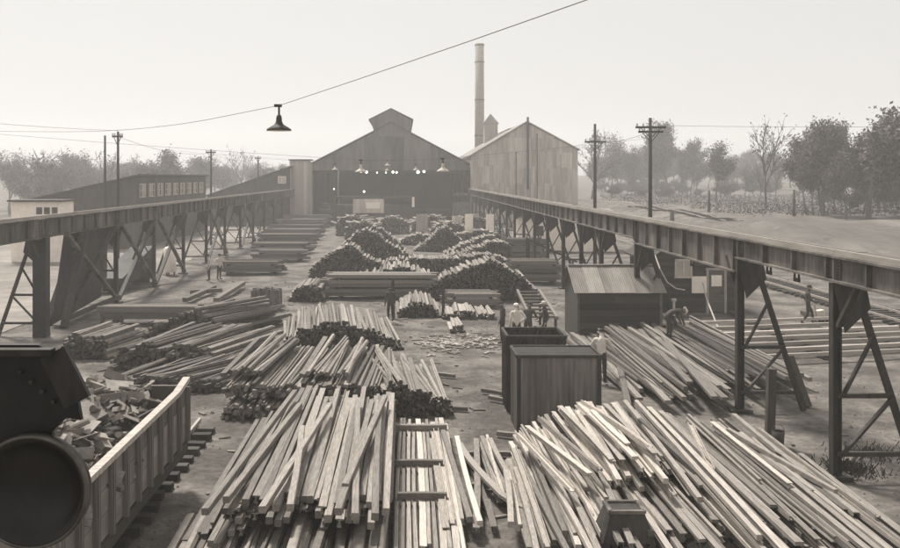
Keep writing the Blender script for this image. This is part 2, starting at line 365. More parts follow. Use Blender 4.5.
# ------------------------------------------------------------------ corrugated works building, tower hut, stack
FY = 132.5; fl, fr, fc = XA(471.5, FY), XA(578, FY), XA(527, FY); fzl, fzr, fzc = ZA(156, FY), ZA(150, FY), ZA(122.5, FY)
works = thing('works_building', 'tall gabled building clad in patched pale corrugated sheets', 'building', loc=(fc, FY, 0))
def fz(x):
    x += fc; return fzc + (fzl - fzc) * (fc - x) / (fc - fl) if x < fc else fzc + (fzr - fzc) * (x - fc) / (fr - fc)
xs = fl - fc; col = 0
while xs < fr - fc - .1:
    wd = min(R(.6, .95), fr - fc - xs); a, b = xs, xs + wd; z = 0.0
    top = min(fz(a), fz(b)); rows = [3.2 + R(-.3, .3), 5.6 + R(-.4, .4), 8.2 + R(-.4, .4), 10.6 + R(-.4, .4), 12.6]
    prev = 0
    for zt in rows + [99]:
        lo = prev; hz = [min(zt, fz(a)), min(zt, fz(b))]
        if hz[0] - lo < .25 and hz[1] - lo < .25: break
        hz = [max(h_, lo + .02) for h_ in hz]
        n = 5; vs = []
        for k in range(2 * n + 1):
            f = k / (2 * n); vs.append((a + .01 + (b - a - .02) * f, (-.03 if k % 2 else 0), lo)); 
        for k in range(2 * n + 1):
            f = k / (2 * n); vs.append((a + .01 + (b - a - .02) * f, (-.03 if k % 2 else 0), hz[0] + (hz[1] - hz[0]) * f))
        o = MB().add(vs, [(k, k + 1, 2 * n + 2 + k, 2 * n + 1 + k) for k in range(2 * n)]).build('corrugated_sheet', 'sheet', works)
        o.location = (0, R(-.05, 0), 0); prev = zt - .0
    xs += wd
MB().plate([(fl - fc, .1, 0), (fr - fc, .1, 0), (fr - fc, .1, fzr - .1), (0, .1, fzc - .1), (fl - fc, .1, fzl - .1)], (0, 42, 0)).build('side_wall', 'sheet', works)
for s, xe, ze in ((-1, fl - fc, fzl), (1, fr - fc, fzr)):
    MB().plate([(xe * 1.03, -.3, ze - .08), (0, -.3, fzc + .05), (0, -.3, fzc + .25), (xe * 1.03, -.3, ze + .12)], (0, 43, 0)).build('roof', 'roof_sheet', works)
mon = MB().plate([(XA(507, 150) - fc, 16, 13.2), (XA(527, 150) - fc, 16, 13.5), (XA(527, 150) - fc, 16, ZA(125, 150)), (XA(507, 150) - fc, 16, ZA(129, 150))], (0, 20, 0)).build('roof_monitor', 'sheet_dark', works)
MB().tube((.1, -.15, 5), (.1, -.15, ZA(117, FY)), .17, n=10).build('vent_pipe', 'steel_dark', works)
MB().tube((XA(537, FY) - fc, -.15, 1), (XA(537, FY) - fc, -.15, fzc - 1.6), .07, n=8).build('downpipe', 'steel_dark', works)
MB().tube((XA(516, FY) - fc, -.15, 1), (XA(516, FY) - fc, -.15, 10.5), .07, n=8).build('downpipe', 'steel_dark', works)
CY = 176.0; cx = XA(479.5, CY); ct = ZA(43.5, CY)
ch = thing('chimney_stack', 'tall slender smokestack rising behind the mill roof', 'chimney', loc=(cx, CY, 0))
MB().tube((0, 0, 0), (0, 0, ct), .98, .86, n=28).build('shaft', 'brick', ch, True)
for i, z in enumerate([ct - .3, ct - 3.6, ct - 11, ct - 18]): MB().lathe([(.9, z - .12), (.97 + .012 * i, z - .1), (.97 + .012 * i, z + .1), (.88, z + .12)], (0, 0, 0), n=28).build('band', 'steel_girder', ch, True)
MB().box((0, 0, 4), (3.4, 3.4, 8)).build('base', 'brick', ch)
TY = 160.0; tx = XA(490.5, TY)
hut = thing('roof_tower', 'small pale tower with pyramid roof beside the smokestack', 'tower', loc=(tx, TY, 0))
w2 = 8 * TY / F * .82; z1, z2 = ZA(124, TY), ZA(113.5, TY)
MB().box((0, 0, z1 / 2), (2 * w2, 2 * w2, z1)).build('wall', 'sheet', hut)
MB().add([(-w2 * 1.2, -w2 * 1.2, z1), (w2 * 1.2, -w2 * 1.2, z1), (w2 * 1.2, w2 * 1.2, z1), (-w2 * 1.2, w2 * 1.2, z1), (0, 0, z2)], [(0, 1, 4), (1, 2, 4), (2, 3, 4), (3, 0, 4), (3, 2, 1, 0)]).build('pyramid_roof', 'roof_sheet', hut)

# ------------------------------------------------------------------ sheds on the left
LX0, LX1, LY0, LY1 = -36.5, -25.2, 85.0, 115.0
lb = thing('long_shed', 'long dark monopitch shed with a row of paned windows left of the runway', 'building', loc=(LX1, LY0, 0))
sl = (6.87 - 4.75) / 9.3
def lz(x): return 6.87 + sl * x
gable_pieces(lb, 9, LX0 - LX1, 0, lambda x: 0, lz, 0, 'wall_long')
MB().plate([(LX0 - LX1 - .3, -.35, lz(LX0 - LX1 - .3)), (.3, -.35, lz(.3)), (.3, -.35, lz(.3) + .14), (LX0 - LX1 - .3, -.35, lz(LX0 - LX1 - .3) + .14)], (0, LY1 - LY0 + .7, 0)).build('roof', 'roof_dark', lb)
for i in range(10):
    a = .1 + i * 3.0; MB().box((-.05, a + 1.5, 3.4), (.1, 2.98, 6.8)).build('wall_panel', 'wall_long', lb)
for i in range(9):
    yc = 1.9 + i * 3.15
    wn = MB()
    for (dy, dz, sy, sz) in ((0, .62, 2.0, .09), (0, -.62, 2.0, .09), (-.95, 0, .09, 1.2), (.95, 0, .09, 1.2), (-.32, 0, .06, 1.2), (.32, 0, .06, 1.2), (0, 0, 1.9, .05)):
        wn.box((.05, dy, dz), (.06, sy, sz))
    o = wn.build('window', 'offwhite', lb); o.location = (.02, yc, 5.5)
    for k in range(3):
        for j in (-1, 1): MB().box((.03, (k - 1) * .635, j * .3), (.02, .56, .52)).build('pane', 'glass_pale' if (k + i) % 3 else 'glass', o)
SY = 125.0
sb = thing('sloping_shed', 'dark lean-to shed whose roof climbs toward the mill on the left', 'building', loc=(-15.7, SY, 0))
gable_pieces(sb, 8, -11.5, 0, lambda x: 0, lambda x: 8.15 + x * .345, 0, 'wall_long')
MB().plate([(-11.8, -.3, 8.15 - 11.8 * .345), (.1, -.3, 8.19), (.1, -.3, 8.35), (-11.8, -.3, 8.31 - 11.8 * .345)], (0, 10, 0)).build('roof', 'roof_dark', sb)
wn = MB().box((0, 0, 0), (1.1, .08, 1.0)).build('window', 'white', sb); wn.location = (-1.1, -.08, 6.4)
for s in (-1, 1): MB().box((s * .26, -.05, 0), (.44, .04, .8)).build('pane', 'glass_pale', wn)
bxh = thing('loft_box', 'pale boarded box house perched at the left corner of the mill', 'building', loc=(XA(300, 128), 128, 0))
for i in range(6): ubox('board', 'sheet', bxh, (-1.25 + i * .5, R(-.02, .02), 4.6), (.48, .1, 9.1))
MB().box((0, 1.6, 4.5), (2.9, 3, 9.0)).build('wall', 'sheet', bxh); MB().box((0, 1.4, 9.25), (3.2, 3.6, .16)).build('roof', 'roof_dark', bxh)
wh = thing('white_hut', 'small whitewashed hut with a dark window at the left edge', 'building', loc=(XA(48, 72), 72, 0))
MB().box((-1, 1.5, 2.4), (3.9, 3, 4.8)).build('wall', 'white', wh); MB().box((-1, 1.4, 4.9), (4.3, 3.5, .14)).build('roof', 'roof_dark', wh)
for i in range(3): ubox('window', 'glass', wh, (-.7 + i * .62, -.02, 4.1), (.45, .06, .55))
ws = thing('whitewashed_shed', 'low whitewashed shed behind the right runway bents', 'building', loc=(15, 82, 0))
MB().box((0, 2, 1.6), (9, 4, 3.2)).build('wall', 'white', ws); MB().plate([(-4.8, -.4, 3.15), (4.8, -.4, 3.15), (4.8, -.4, 3.3), (-4.8, -.4, 3.3)], (0, 4.8, .5)).build('roof', 'roof_sheet', ws)
for i in range(3): ubox('window', 'glass', ws, (-2.6 + i * 2.4, -.02, 1.9), (.8, .05, .9))

# ------------------------------------------------------------------ cabin, tin-roofed shed, bins
HX0, HX1, HY = 12.5, 16.7, 45.2; hc = (HX0 + HX1) / 2; hw = (HX1 - HX0) / 2
cab = thing('office_cabin', 'small dark clapboard cabin with door and window under the right runway', 'cabin', loc=(hc, HY, 0))
EV, RG = 2.75, 4.2
MB().plate([(-hw + .02, .03, 0), (hw - .02, .03, 0), (hw - .02, .03, EV), (0, .03, RG - .02), (-hw + .02, .03, EV)], (0, 4.4, 0)).build('wall', 'wood_dark', cab)
z = .02
while z < RG - .15:
    half = hw if z < EV - .2 else hw * (RG - z - .16) / (RG - EV)
    if half < .1: break
    ubox('clapboard', 'wood_dark', cab, (0, 0, z + .085), (2 * min(half, hw), .035, .168), Euler((-.06, 0, 0))); z += .18
for s in (-1, 1): MB().plate([(s * (hw + .25), -.25, EV - .18), (0, -.25, RG), (0, -.25, RG + .09), (s * (hw + .25), -.25, EV - .09)], (0, 4.9, 0)).build('roof', 'roof_dark', cab)
def at_cab(px, py): return XA(px, HY) - hc, ZA(py, HY)
wx, wz = at_cab(683, 268.5)
wf = MB()
for (dx, dz, a, b) in ((0, .43, .86, .1), (0, -.43, .9, .1), (-.39, 0, .09, .86), (.39, 0, .09, .86), (0, 0, .09, .8)): wf.box((dx, 0, dz), (a, .07, b))
wo_ = wf.build('window', 'offwhite', cab); wo_.location = (wx, -.07, wz)
for s in (-1, 1): MB().box((s * .2, .015, 0), (.31, .02, .76)).build('pane', 'glass_pale', wo_)
bx_, bz_ = at_cab(698.5, 284.5)
nb = link('notice_board', MB().box((0, 0, 0), (.74, .05, .84)).mesh('notice_board', 'white'), None, (hc + bx_, HY - .09, bz_)); tag(nb, 'blank white board fixed to the cabin wall between window and door', 'board')
dx_, dz0 = at_cab(716, 313); dtop = at_cab(716, 271)[1]
dr = MB().box((0, 0, dtop / 2), (.8, .06, dtop)).build('door', 'wood_beam', cab); dr.location = (dx_, -.04, .02)
for (a, c, d) in (((-.45), dtop / 2, (.12, .09, dtop + .1)), ((.45), dtop / 2, (.12, .09, dtop + .1)), (0, dtop + .08, (1.06, .09, .12))): ubox('door_frame', 'wood_pale', dr, (a, -.01, c), d)
ubox('pane', 'white', dr, (0, -.035, dtop - .5), (.52, .03, .56)); ubox('handle', 'rim', dr, (.3, -.07, dtop * .48), (.05, .08, .05))
m = MB(); m.path([P(655, 255, 2.9)] + [Vector((XA(a, 44), 44, ZA(b, 44))) for a, b in ((660, 269), (667, 282), (676, 288.5), (685, 290))], .035); tag(m.build('hanging_hose', 'hose'), 'pale hose looped in front of the dark cabin', 'hose')
m = MB(); m.path([Vector((XA(a, yy), yy, ZA(b, yy))) for a, b, yy in ((703, 283, 44.9), (706, 297, 44.0), (711, 310, 42.5), (717, 325, 41.0), (721, 331.5, 39.6))], .035); tag(m.build('leaning_pole', 'hose'), 'thin pale pole leaning against the cabin beside its door', 'pole')

TX0, TX1, TY0, TYR, TYB, TZ0, TZ1 = XA(577, 37), XA(662, 37), 37.0, 38.5, 40.0, 2.15, ZA(265.5, 38.5)
ts = thing('tin_roof_shed', 'low boarded shed with a steep pale tin roof beside the billet pile', 'shed', loc=((TX0 + TX1) / 2, TY0, 0)); tw = (TX1 - TX0) / 2
MB().plate([(-tw + .04, .03, 0), (-tw + .04, TYB - TY0, 0), (-tw + .04, TYB - TY0, TZ0 - .05), (-tw + .04, TYR - TY0, TZ1 - .06), (-tw + .04, .03, TZ0 - .05)], (2 * tw - .08, 0, 0)).build('wall', 'wood_dark', ts)
z = .02; i = 0
while z < 2.0:
    for x0, x1 in ((-tw, R(-.3, .3)), (None, tw)):
        if x0 is None: x0 = xl
        ubox('board', 'wood_dark', ts, ((x0 + x1) / 2, R(-.012, .012), z + .13), (x1 - x0 - .008, .05, .252), Euler((0, R(-.003, .003), 0))); xl = x1
    z += .262; i += 1
ubox('fascia_board', 'steel_black', ts, (0, -.03, 1.42), (2 * tw, .05, .05))
for xx in (-tw + .05, tw - .05): ubox('corner_board', 'wood_beam', ts, (xx, -.035, 1.03), (.11, .04, 2.06))
n = 6
for k in range(n):
    x0, x1 = -tw - .15 + k * (2 * tw + .25) / n + .006, -tw - .15 + (k + 1) * (2 * tw + .25) / n + .03; c = 8
    for (ya, za), (yb, zb2) in (((-.25, TZ0 - .1), (TYR - TY0, TZ1)), ((TYB - TY0 + .2, TZ0 - .1), (TYR - TY0 + .01, TZ1))):
        vs = []; e0 = R(-.05, .03)
        for yy, zz in ((ya + e0, za), (yb, zb2)):
            for q in range(2 * c + 1): vs.append((x0 + (x1 - x0) * q / (2 * c), yy, zz + (.022 if q % 2 else 0) + .006 * (k % 2)))
        MB().add(vs, [(q, q + 1, 2 * c + 2 + q, 2 * c + 1 + q) for q in range(2 * c)]).build('tin_sheet', 'roof_sheet', ts)
MB().bar((-tw - .1, TYR - TY0, TZ1 + .03), (tw + .1, TYR - TY0, TZ1 + .03), .18, .04).build('ridge_cap', 'roof_sheet', ts)
o = MB(); o.lathe([(.001, .75), (.1, .75), (.1, .66), (.05, .64), (.045, 0)], (0, 0, 0), n=12); o = o.build('capped_pipe', 'offwhite'); o.location = (XA(674, 36.6), 36.6, 1.1); 
MB().tube((0, 0, -1.1), (0, 0, .05), .05, n=8).build('pipe_stem', 'steel_dark', o); tag(o, 'short vent pipe with white cap beside the tin-roofed shed', 'pipe')

def corr_box(name, label, x0, x1, y0, y1, z1, par_m, cat='bin', z0=0.0):
    t = thing(name, label, cat, loc=((x0 + x1) / 2, y0, z0)); wx_ = (x1 - x0) / 2; dy = y1 - y0; z1 -= z0
    def panel(a, b, out):
        a, b = Vector(a), Vector(b); ln = (b - a).length; k = max(4, int(ln / .075)); vs = []
        for zz in (0, z1):
            for q in range(k + 1): vs.append(a + (b - a) * q / k + Vector(out) * (.05 if q % 2 else 0) + Vector((0, 0, zz)))
        return MB().add(vs, [(q, q + 1, k + 2 + q, k + 1 + q) for q in range(k)]).build('corrugated_panel', par_m, t)
    ks = 3
    for i in range(ks): panel((-wx_ + 2 * wx_ * i / ks, 0 - .012 * (i % 2), 0), (-wx_ + 2 * wx_ * (i + 1) / ks, 0 - .012 * (i % 2), 0), (0, -1, 0))
    for i in range(2):
        panel((-wx_, dy * (i + 1) / 2, 0), (-wx_, dy * i / 2, 0), (-1, 0, 0)); panel((wx_, dy * i / 2, 0), (wx_, dy * (i + 1) / 2, 0), (1, 0, 0))
    panel((-wx_, dy, 0), (wx_, dy, 0), (0, 1, 0))
    for (a, b) in (((-wx_ - .03, -.03), (wx_ + .03, -.03)), ((-wx_ - .03, dy + .03), (wx_ + .03, dy + .03)), ((-wx_ - .03, -.03), (-wx_ - .03, dy + .03)), ((wx_ + .03, -.03), (wx_ + .03, dy + .03))):
        MB().bar((a[0], a[1], z1), (b[0], b[1], z1), .07, .09).build('rim_angle', 'steel_dark', t)
    for sx in (-1, 1):
        for yy in (0, dy): MB().box((sx * (wx_ - .02), yy, z1 / 2), (.1, .1, z1)).build('corner_post', 'steel_dark', t)
    MB().box((0, dy / 2, .25), (2 * wx_ - .1, dy - .1, .1)).build('floor', 'steel_dark', t)
    return t
corr_box('corrugated_bin', 'tall corrugated iron bin, the nearest to the bar piles', XA(518, 24), XA(600, 24), 24.0, 25.3, 2.02, 'sheet_dark')
b2 = corr_box('corrugated_bin', 'darker open bin behind the tall corrugated one, beside the workers', XA(508.5, 26), XA(565, 26), 26.0, 27.4, 2.18, 'wood_dark')
bl = MB().box((0, .65, 2.01), (XA(600, 24) - XA(518, 24) - .06, 1.28, .04)).build('lid', 'wood_dark'); bl.location = (XA(559, 24), 24, 0); tag(bl, 'flat iron lid lying on the tall corrugated bin', 'lid')

# ------------------------------------------------------------------ gondola wagon with scrap
GX, GY0, GY1, GW, GZ0, GZ1 = -4.85, 12.5, 20.0, 2.8, 0.95, 2.15
gw = thing('gondola_wagon', 'ribbed open gondola wagon heaped with scrap at bottom left', 'wagon', loc=(GX - GW / 2, (GY0 + GY1) / 2, 0)); gl = (GY1 - GY0) / 2
for s in (-1, 1):
    for i in range(3):
        ubox('side_plank', 'sheet_dark', gw, (s * GW / 2, 0, GZ0 + .2 + i * .4), (.06, 2 * gl, .385))
    nr = 10
    for i in range(nr + 1):
        yy = -gl + .04 + (2 * gl - .08) * i / nr
        ubox('rib', 'steel_girder', gw, (s * (GW / 2 + .08), yy, (GZ0 + GZ1) / 2), (.1, .09, GZ1 - GZ0))
    mm = MB(); mm.bar((s * (GW / 2 + .04), -gl, GZ1 + .04), (s * (GW / 2 + .04), gl - .9, GZ1 + .04), .15, .1); mm.bar((s * (GW / 2 + .04), gl - .9, GZ1 + .04), (s * (GW / 2 + .04), gl, GZ1 + .16), .15, .1); mm.build('top_rail', 'wood_pale', gw)
    ubox('side_sill', 'steel_dark', gw, (s * GW / 2, 0, GZ0 - .12), (.14, 2 * gl, .24))
for e in (-1, 1):
    for i in range(3): ubox('end_plank', 'sheet_dark', gw, (0, e * gl, GZ0 + .2 + i * .41), (GW - .07, .07, .395))
MB().box((0, 0, GZ0 - .03), (GW - .1, 2 * gl - .1, .06)).build('floor', 'wood_dark', gw)
for yy in (-gl + 1.2, -gl + 2.6, gl - 2.6, gl - 1.2):
    for s in (-1, 1):
        wl = MB().lathe([(.02, .06), (.36, .06), (.38, .04), (.38, -.04), (.43, -.05), (.43, -.075), (.02, -.07)], (0, 0, 0), 'X', 24).build('wheel', 'steel_dark', gw, False); wl.location = (s * .74, yy, .69); wl.scale = (s, 1, 1)
        MB().lathe([(.01, .09), (.1, .09), (.12, .06)], (0, 0, 0), 'X', 14).build('hub', 'steel_girder', wl)
    MB().tube((-.74, yy, .69), (.74, yy, .69), .07, n=10).build('axle', 'steel_dark', gw)
for e in (-1, 1): MB().box((0, e * (gl - 1.9), .72), (2.0, 2.2, .22)).build('truck_frame', 'steel_black', gw)
# scrap pieces, each a thing
scr = []
for k in range(6):
    mm = MB()
    if k == 0: mm.box((0, 0, 0), (.09, .75, .1))
    elif k == 1: mm.plate([(-.2, -.3, 0), (.25, -.25, 0), (.2, .3, .04), (-.15, .35, .02)], (0, 0, .02))
    elif k == 2:
        for i in range(6):
            a, b = i * .35, (i + 1) * .35; mm.bar((.3 * math.cos(a), .3 * math.sin(a), .05 * i), (.3 * math.cos(b), .3 * math.sin(b), .05 * (i + 1)), .12, .03)
    elif k == 3: mm.loft([(-.1, 0), (.1, 0), (.1, .02), (-.08, .02), (-.08, .2), (-.1, .2)], (0, -.35, 0), (0, .35, 0))
    elif k == 4: mm.tube((0, -.3, 0), (0, .3, 0), .07, n=8)
    else: mm.box((0, 0, 0), (.3, .22, .16)); mm.box((.1, .1, .1), (.14, .3, .08))
    scr.append(mm.mesh('scrap_%d' % k, 'scrap'))
for i in range(290):
    x = R(-GW + .15, -.15); y = R(13.4, 19.8); u = (x + GW / 2) / (GW / 2)
    z = 1.55 + .55 * (1 - u * u) + R(-.18, .12) + (.15 if y > 17 else 0)
    o = link('scrap_piece', random.choice(scr), None, (GX + x, y, z), (R(-.6, .6), R(-.6, .6), R(0, 6.28)), [R(.55, 1.05)] * 3)
    tag(o, 'jumbled piece of scrap metal in the gondola wagon', 'scrap', 'scrap pieces heaped in the gondola')
m = MB().box((GX - GW / 2, (GY0 + GY1) / 2, 1.25), (GW - .15, 2 * gl - .2, .55)); tag(m.build('scrap_fill', 'steel_dark'), 'packed scrap under the loose pieces in the gondola', kind='stuff')
# ------------------------------------------------------------------ crane parts at the left edge
def cp(x, y, Yc=4.0): return Vector((XA(x, Yc), Yc, ZA(y, Yc)))
cr = thing('crane_fitting', 'black crane bracket and round drum close to the camera at lower left', 'crane part', loc=cp(-60, 470))
org = cp(-60, 470)
local(MB().plate([cp(-60, 345), cp(38, 345), cp(53, 352), cp(77, 398), cp(81, 420), cp(66, 418), cp(52, 432), cp(52, 452), cp(-60, 452)], (0, .03, 0)), org).build('bracket_plate', 'steel_black', cr)
local(MB().bar(cp(53, 352, 3.99), cp(78, 402, 3.99), .03, .12), org).build('bracket_flange', 'steel_dark', cr)
local(MB().bar(cp(-60, 352, 3.97), cp(53, 352, 3.97), .06, .03), org).build('bracket_rib', 'steel_dark', cr)
c = cp(35, 489, 3.95); dm = local(MB().lathe([(.001, .05), (.08, .045), (.15, .025), (.2, -.01), (.228, -.05), (.24, -.05), (.25, -.03), (.25, .0), (.2, .06), (.001, .08)], c, 'Y', 56), org).build('drum', 'steel_black', cr, True)
local(MB().lathe([(.234, -.052), (.241, -.058), (.249, -.05), (.252, -.03)], c, 'Y', 56), org).build('rim', 'rim', dm, True)
for i in range(4):
    p = cp(20 + 11 * i, 372 + 10 * i, 3.985); local(MB().lathe([(.001, -.012), (.009, -.01), (.012, .004)], p, 'Y', 10), org).build('rivet', 'steel_dark', cr)
# boxy hood at the lower edge of the right pile
hd = thing('steel_hood', 'dark truncated steel box lying on the right foreground bars', 'box', loc=(XA(624, 16.2), 16.2, .35))
MB().add([(-.47, -.4, 0), (.47, -.4, 0), (.47, .4, 0), (-.47, .4, 0), (-.3, -.25, .5), (.3, -.25, .5), (.3, .25, .5), (-.3, .25, .5)], [(0, 1, 5, 4), (1, 2, 6, 5), (2, 3, 7, 6), (3, 0, 4, 7), (4, 5, 6, 7), (3, 2, 1, 0)]).build('hood', 'steel_dark', hd)
mm = MB()
for a, b in (((-.3, -.25), (.3, -.25)), ((.3, -.25), (.3, .25)), ((.3, .25), (-.3, .25)), ((-.3, .25), (-.3, -.25))): mm.bar((a[0], a[1], .51), (b[0], b[1], .51), .07, .06)
mm.build('rim', 'steel_girder', hd)

# ------------------------------------------------------------------ bars
RAIL = [(-.065, -.065), (.065, -.065), (.065, -.047), (.012, -.035), (.012, .025), (.034, .035), (.034, .065), (-.034, .065), (-.034, .035), (-.012, .025), (-.012, -.035), (-.065, -.047)]
SQ = [(-.058, -.05), (-.05, -.058), (.05, -.058), (.058, -.05), (.058, .05), (.05, .058), (-.05, .058), (-.058, .05)]
FLATB = [(-.075, -.035), (.075, -.035), (.075, .035), (-.075, .035)]
CHAN = [(-.065, -.045), (.065, -.045), (.065, .045), (.05, .045), (.05, -.025), (-.05, -.025), (-.05, .045), (-.065, .045)]
def bar_mesh(prof, bow, mt, segs=3):
    mm = MB(); n = len(prof); vs = []; fs = []
    for k in range(segs + 1):
        t = k / segs; off = bow * math.sin(math.pi * t)
        vs += [(a + off, t, b) for a, b in prof]
    for k in range(segs):
        fs += [(k * n + i, k * n + (i + 1) % n, (k + 1) * n + (i + 1) % n, (k + 1) * n + i) for i in range(n)]
    fs += [tuple(range(n)), tuple(range(segs * n + n - 1, segs * n - 1, -1))]
    return mm.add(vs, fs).mesh('bar_' + mt, mt)
BM = {mt: {k: [bar_mesh(p, b, mt) for b in (0, .025, -.03)] for k, p in (('rail', RAIL), ('sq', SQ), ('flat', FLATB), ('chan', CHAN))} for mt in ('bar', 'bar_pale', 'billet')}
def bar(p0, p1, label, group, mt='bar', kind=None, roll=None, name='steel_bar', scl=1.0):
    p0, p1 = Vector(p0), Vector(p1); d = p1 - p0
    k = kind or random.choices(['rail', 'sq', 'chan', 'flat'], [6, 3, 2.5, .5])[0]
    if roll is None: roll = random.choice([0, math.pi, math.pi, math.pi, math.pi / 2]) if k == 'rail' else random.choice([0, math.pi]) if k == 'chan' else 0
    yaw = math.atan2(-d.x, d.y); pit = math.atan2(d.z, math.hypot(d.x, d.y))
    M = Euler((0, 0, yaw)).to_matrix() @ Euler((pit, 0, 0)).to_matrix() @ Euler((0, roll + R(-.08, .08), 0)).to_matrix()
    o = link(name, random.choice(BM[mt][k]), None, p0, M.to_euler(), (scl, d.length, scl))
    return tag(o, label, 'steel bar' if name == 'steel_bar' else name.replace('_', ' '), group)

# left foreground pile
G1 = 'bars in the left foreground pile'; L1 = 'weathered steel bar in the wide foreground pile left of the crossbar rack'
def lh(x): return .95 * smooth01(-4.1, -2.4, x)
for lay in range(6):
    z = .1 + lay * .15; x = -3.95 + lay * .22
    while x < -.22:
        if z < .2 + lh(x) and (z > lh(x) - .32):
            top = z > lh(x) - .12
            y0 = 16.1 + R(-.5, .7); y1 = y0 + R(7.2, 8.9)
            yw = R(-.1, .1) if not top else R(-.16, .12)
            if x < -2.6: yw += (-2.6 - x) * -.25 + .35
            bar((x + R(-.03, .03), y0, z + R(-.03, .03)), (x + yw * .5 + R(-.03, .03), y1, z + R(-.04, .05)), L1, G1, kind=random.choices(['sq', 'rail', 'chan'], [5, 4, 1])[0], scl=R(.95, 1.22))
        x += .14
for (xa, ya, za, xb, yb, zb) in [(205, 512, 1.0, 295, 392, 1.15), (345, 487, 1.2, 385, 397, 1.22), (290, 508, 1.15, 302, 428, 1.15), (262, 510, 1.1, 330, 405, 1.2), (355, 517, 1.1, 358, 400, 1.12),
                                 (375, 517, 1.1, 381, 398, 1.12), (338, 512, 1.15, 372, 402, 1.15), (226, 500, .95, 300, 405, 1.05)]:
    bar(P(xa, ya, za), P(xb, yb, zb), L1, G1, kind='sq', scl=1.08)
heap_later = [('low bars running off below the left foreground pile', 13.6, 4.6, [(-4.3, .05), (-3.5, .3), (-.35, .42)]), ('underlying bars deep in the left foreground pile', 17.0, 7.0, [(-4.0, .05), (-3.2, .3), (-2.5, .74), (-.28, .8)]), ('underlying bars deep in the right foreground pile', 16.2, 5.8, [(2.5, .1), (3.2, .3), (4.2, .42), (6.5, .4), (7.5, .15)]), ('lower bars under the rear of the right foreground pile', 19.0, 3.0, [(2.7, .15), (3.4, .45), (4.3, .9), (5.5, .85), (6.5, .65), (7.5, .45), (8.6, .15)])]
# rack of rails in the centre with cross beams
G2 = 'bars laid flat in the centre rack'; L2 = 'pale steel bar lying flat in the low centre rack under the crossbars'
x = -.12
while x < 1.15:
    bar((x, 15.6 + R(-.3, .3), .26 + R(-.01, .01)), (x + .06 + R(-.02, .02), 24.0 + R(-.35, .35), .26), L2, G2, 'bar_pale' if random.random() < .6 else 'bar', 'rail', random.choice([0, math.pi])); x += .118
for i in range(9): 
    bar((-.05 + i * .14, 15.8 + R(0, .3), .12), (-.03 + i * .14, 23.5, .12), L2, G2, 'bar', 'rail', 0)
for k, (xa, xb, y) in enumerate(((393, 447, 427), (395, 443, 463), (397, 447, 496))):
    a, b = P(xa, y, .4), P(xb, y, .4); nm = ['farthest', 'middle', 'nearest'][k]
    tag(bar(a, b, '', None, 'billet', 'sq', name='cross_beam', scl=1.15), '%s of three dark cross beams lying over the centre rack' % nm, 'beam', 'cross beams on the centre rack')
G3 = 'loose bars between the centre rack and the right pile'; L3 = 'loose steel bar on the bare strip right of the centre rack'
for (xa, ya, xb, yb, z) in [(476, 530, 476, 440, .25), (470, 520, 443, 432, .35), (462, 522, 447, 434, .3), (480, 524, 457, 438, .3), (452, 522, 436, 430, .38), (490, 514, 462, 445, .12), (508, 494, 482, 438, .2), (503, 496, 487, 437, .2),
                            (500, 500, 480, 444, .15), (511, 525, 506, 472, .5), (520, 528, 508, 473, .3), (515, 486, 490, 440, .25), (446, 530, 432, 440, .33), (494, 530, 487, 502, .12)]:
    bar(P(xa, ya, z), P(xb, yb, z), L3, G3, random.choice(['bar', 'bar_pale']))
for k, (y, xa, xb) in enumerate(((454, 462, 522), (486, 466, 520))):
    tag(bar(P(xa, y, .07), P(xb, y, .07), '', None, 'billet', 'sq', name='ground_bearer'), ['far', 'near'][k] + ' dark bearer lying on the earth right of the centre rack', 'beam', 'bearers right of the rack')
m = MB(); pts = [P(a, b, .3) for a, b in ((459, 444), (468, 458), (478, 470), (490, 483), (503, 496), (517, 505), (534, 512))]
for a, b in zip(pts[:-1], pts[1:]): m.bar(a, b, .15, .07)
tag(m.build('bent_bar', 'bar_pale'), 'bent flat bar curving across the loose bars at bottom centre', 'steel bar')
# right foreground pile
G4 = 'bars in the right foreground pile'; L4 = 'steel bar in the big tumbled pile at the lower right'
def rh(x):
    ks = [(2.6, .25), (3.3, .7), (4.2, 1.15), (5.4, 1.1), (6.4, .95), (7.4, .75), (8.4, .5), (9.3, .25), (9.8, .1)]
    if x <= ks[0][0] or x >= ks[-1][0]: return 0
    for (a, u), (b, v) in zip(ks[:-1], ks[1:]):
        if a <= x <= b: return u + (v - u) * (x - a) / (b - a)
cnt = 0
for lay in range(8):                                   # rear tier, higher
    z = .1 + lay * .145; x = 2.6
    while x < 9.4:
        if z < rh(x) + .02 and z > rh(x) - .24:
            pale = x < 6.2 and random.random() < .75
            ln = R(3.9, 4.8) if x < 5.9 else R(6.2, 8.2); y1 = R(21.6, 22.9) - max(0, x - 6.5) * .35; y0 = y1 - ln
            ya = R(-.09, .09) + (.2 if x < 4 else 0)
            bar((x + ya, y0, z - (R(.05, .3) if x < 5.9 else R(0, .15))), (x - ya * .3, y1, z + R(-.04, .12)), L4, G4, 'bar_pale' if pale else 'bar', scl=R(.75, .98)); cnt += 1
        x += R(.125, .175)
for lay in range(4):                                   # front tier, lower
    z = .1 + lay * .15; x = 2.3
    while x < 8.9:
        zz = .62 - .05 * abs(x - 5)
        if z < zz and z > zz - .33:
            y0 = R(14.9, 16.6) + max(0, x - 6) * .5; ln = R(3.0, 5.5) if x < 4.2 else R(4.5, 7)
            ya = R(-.1, .1)
            bar((x + ya, y0, z + R(-.04, .04)), (x - ya, y0 + ln, z + R(0, .22)), L4, G4, 'bar_pale' if random.random() < .3 else 'bar', scl=R(.8, 1.0)); cnt += 1
        x += R(.18, .24)
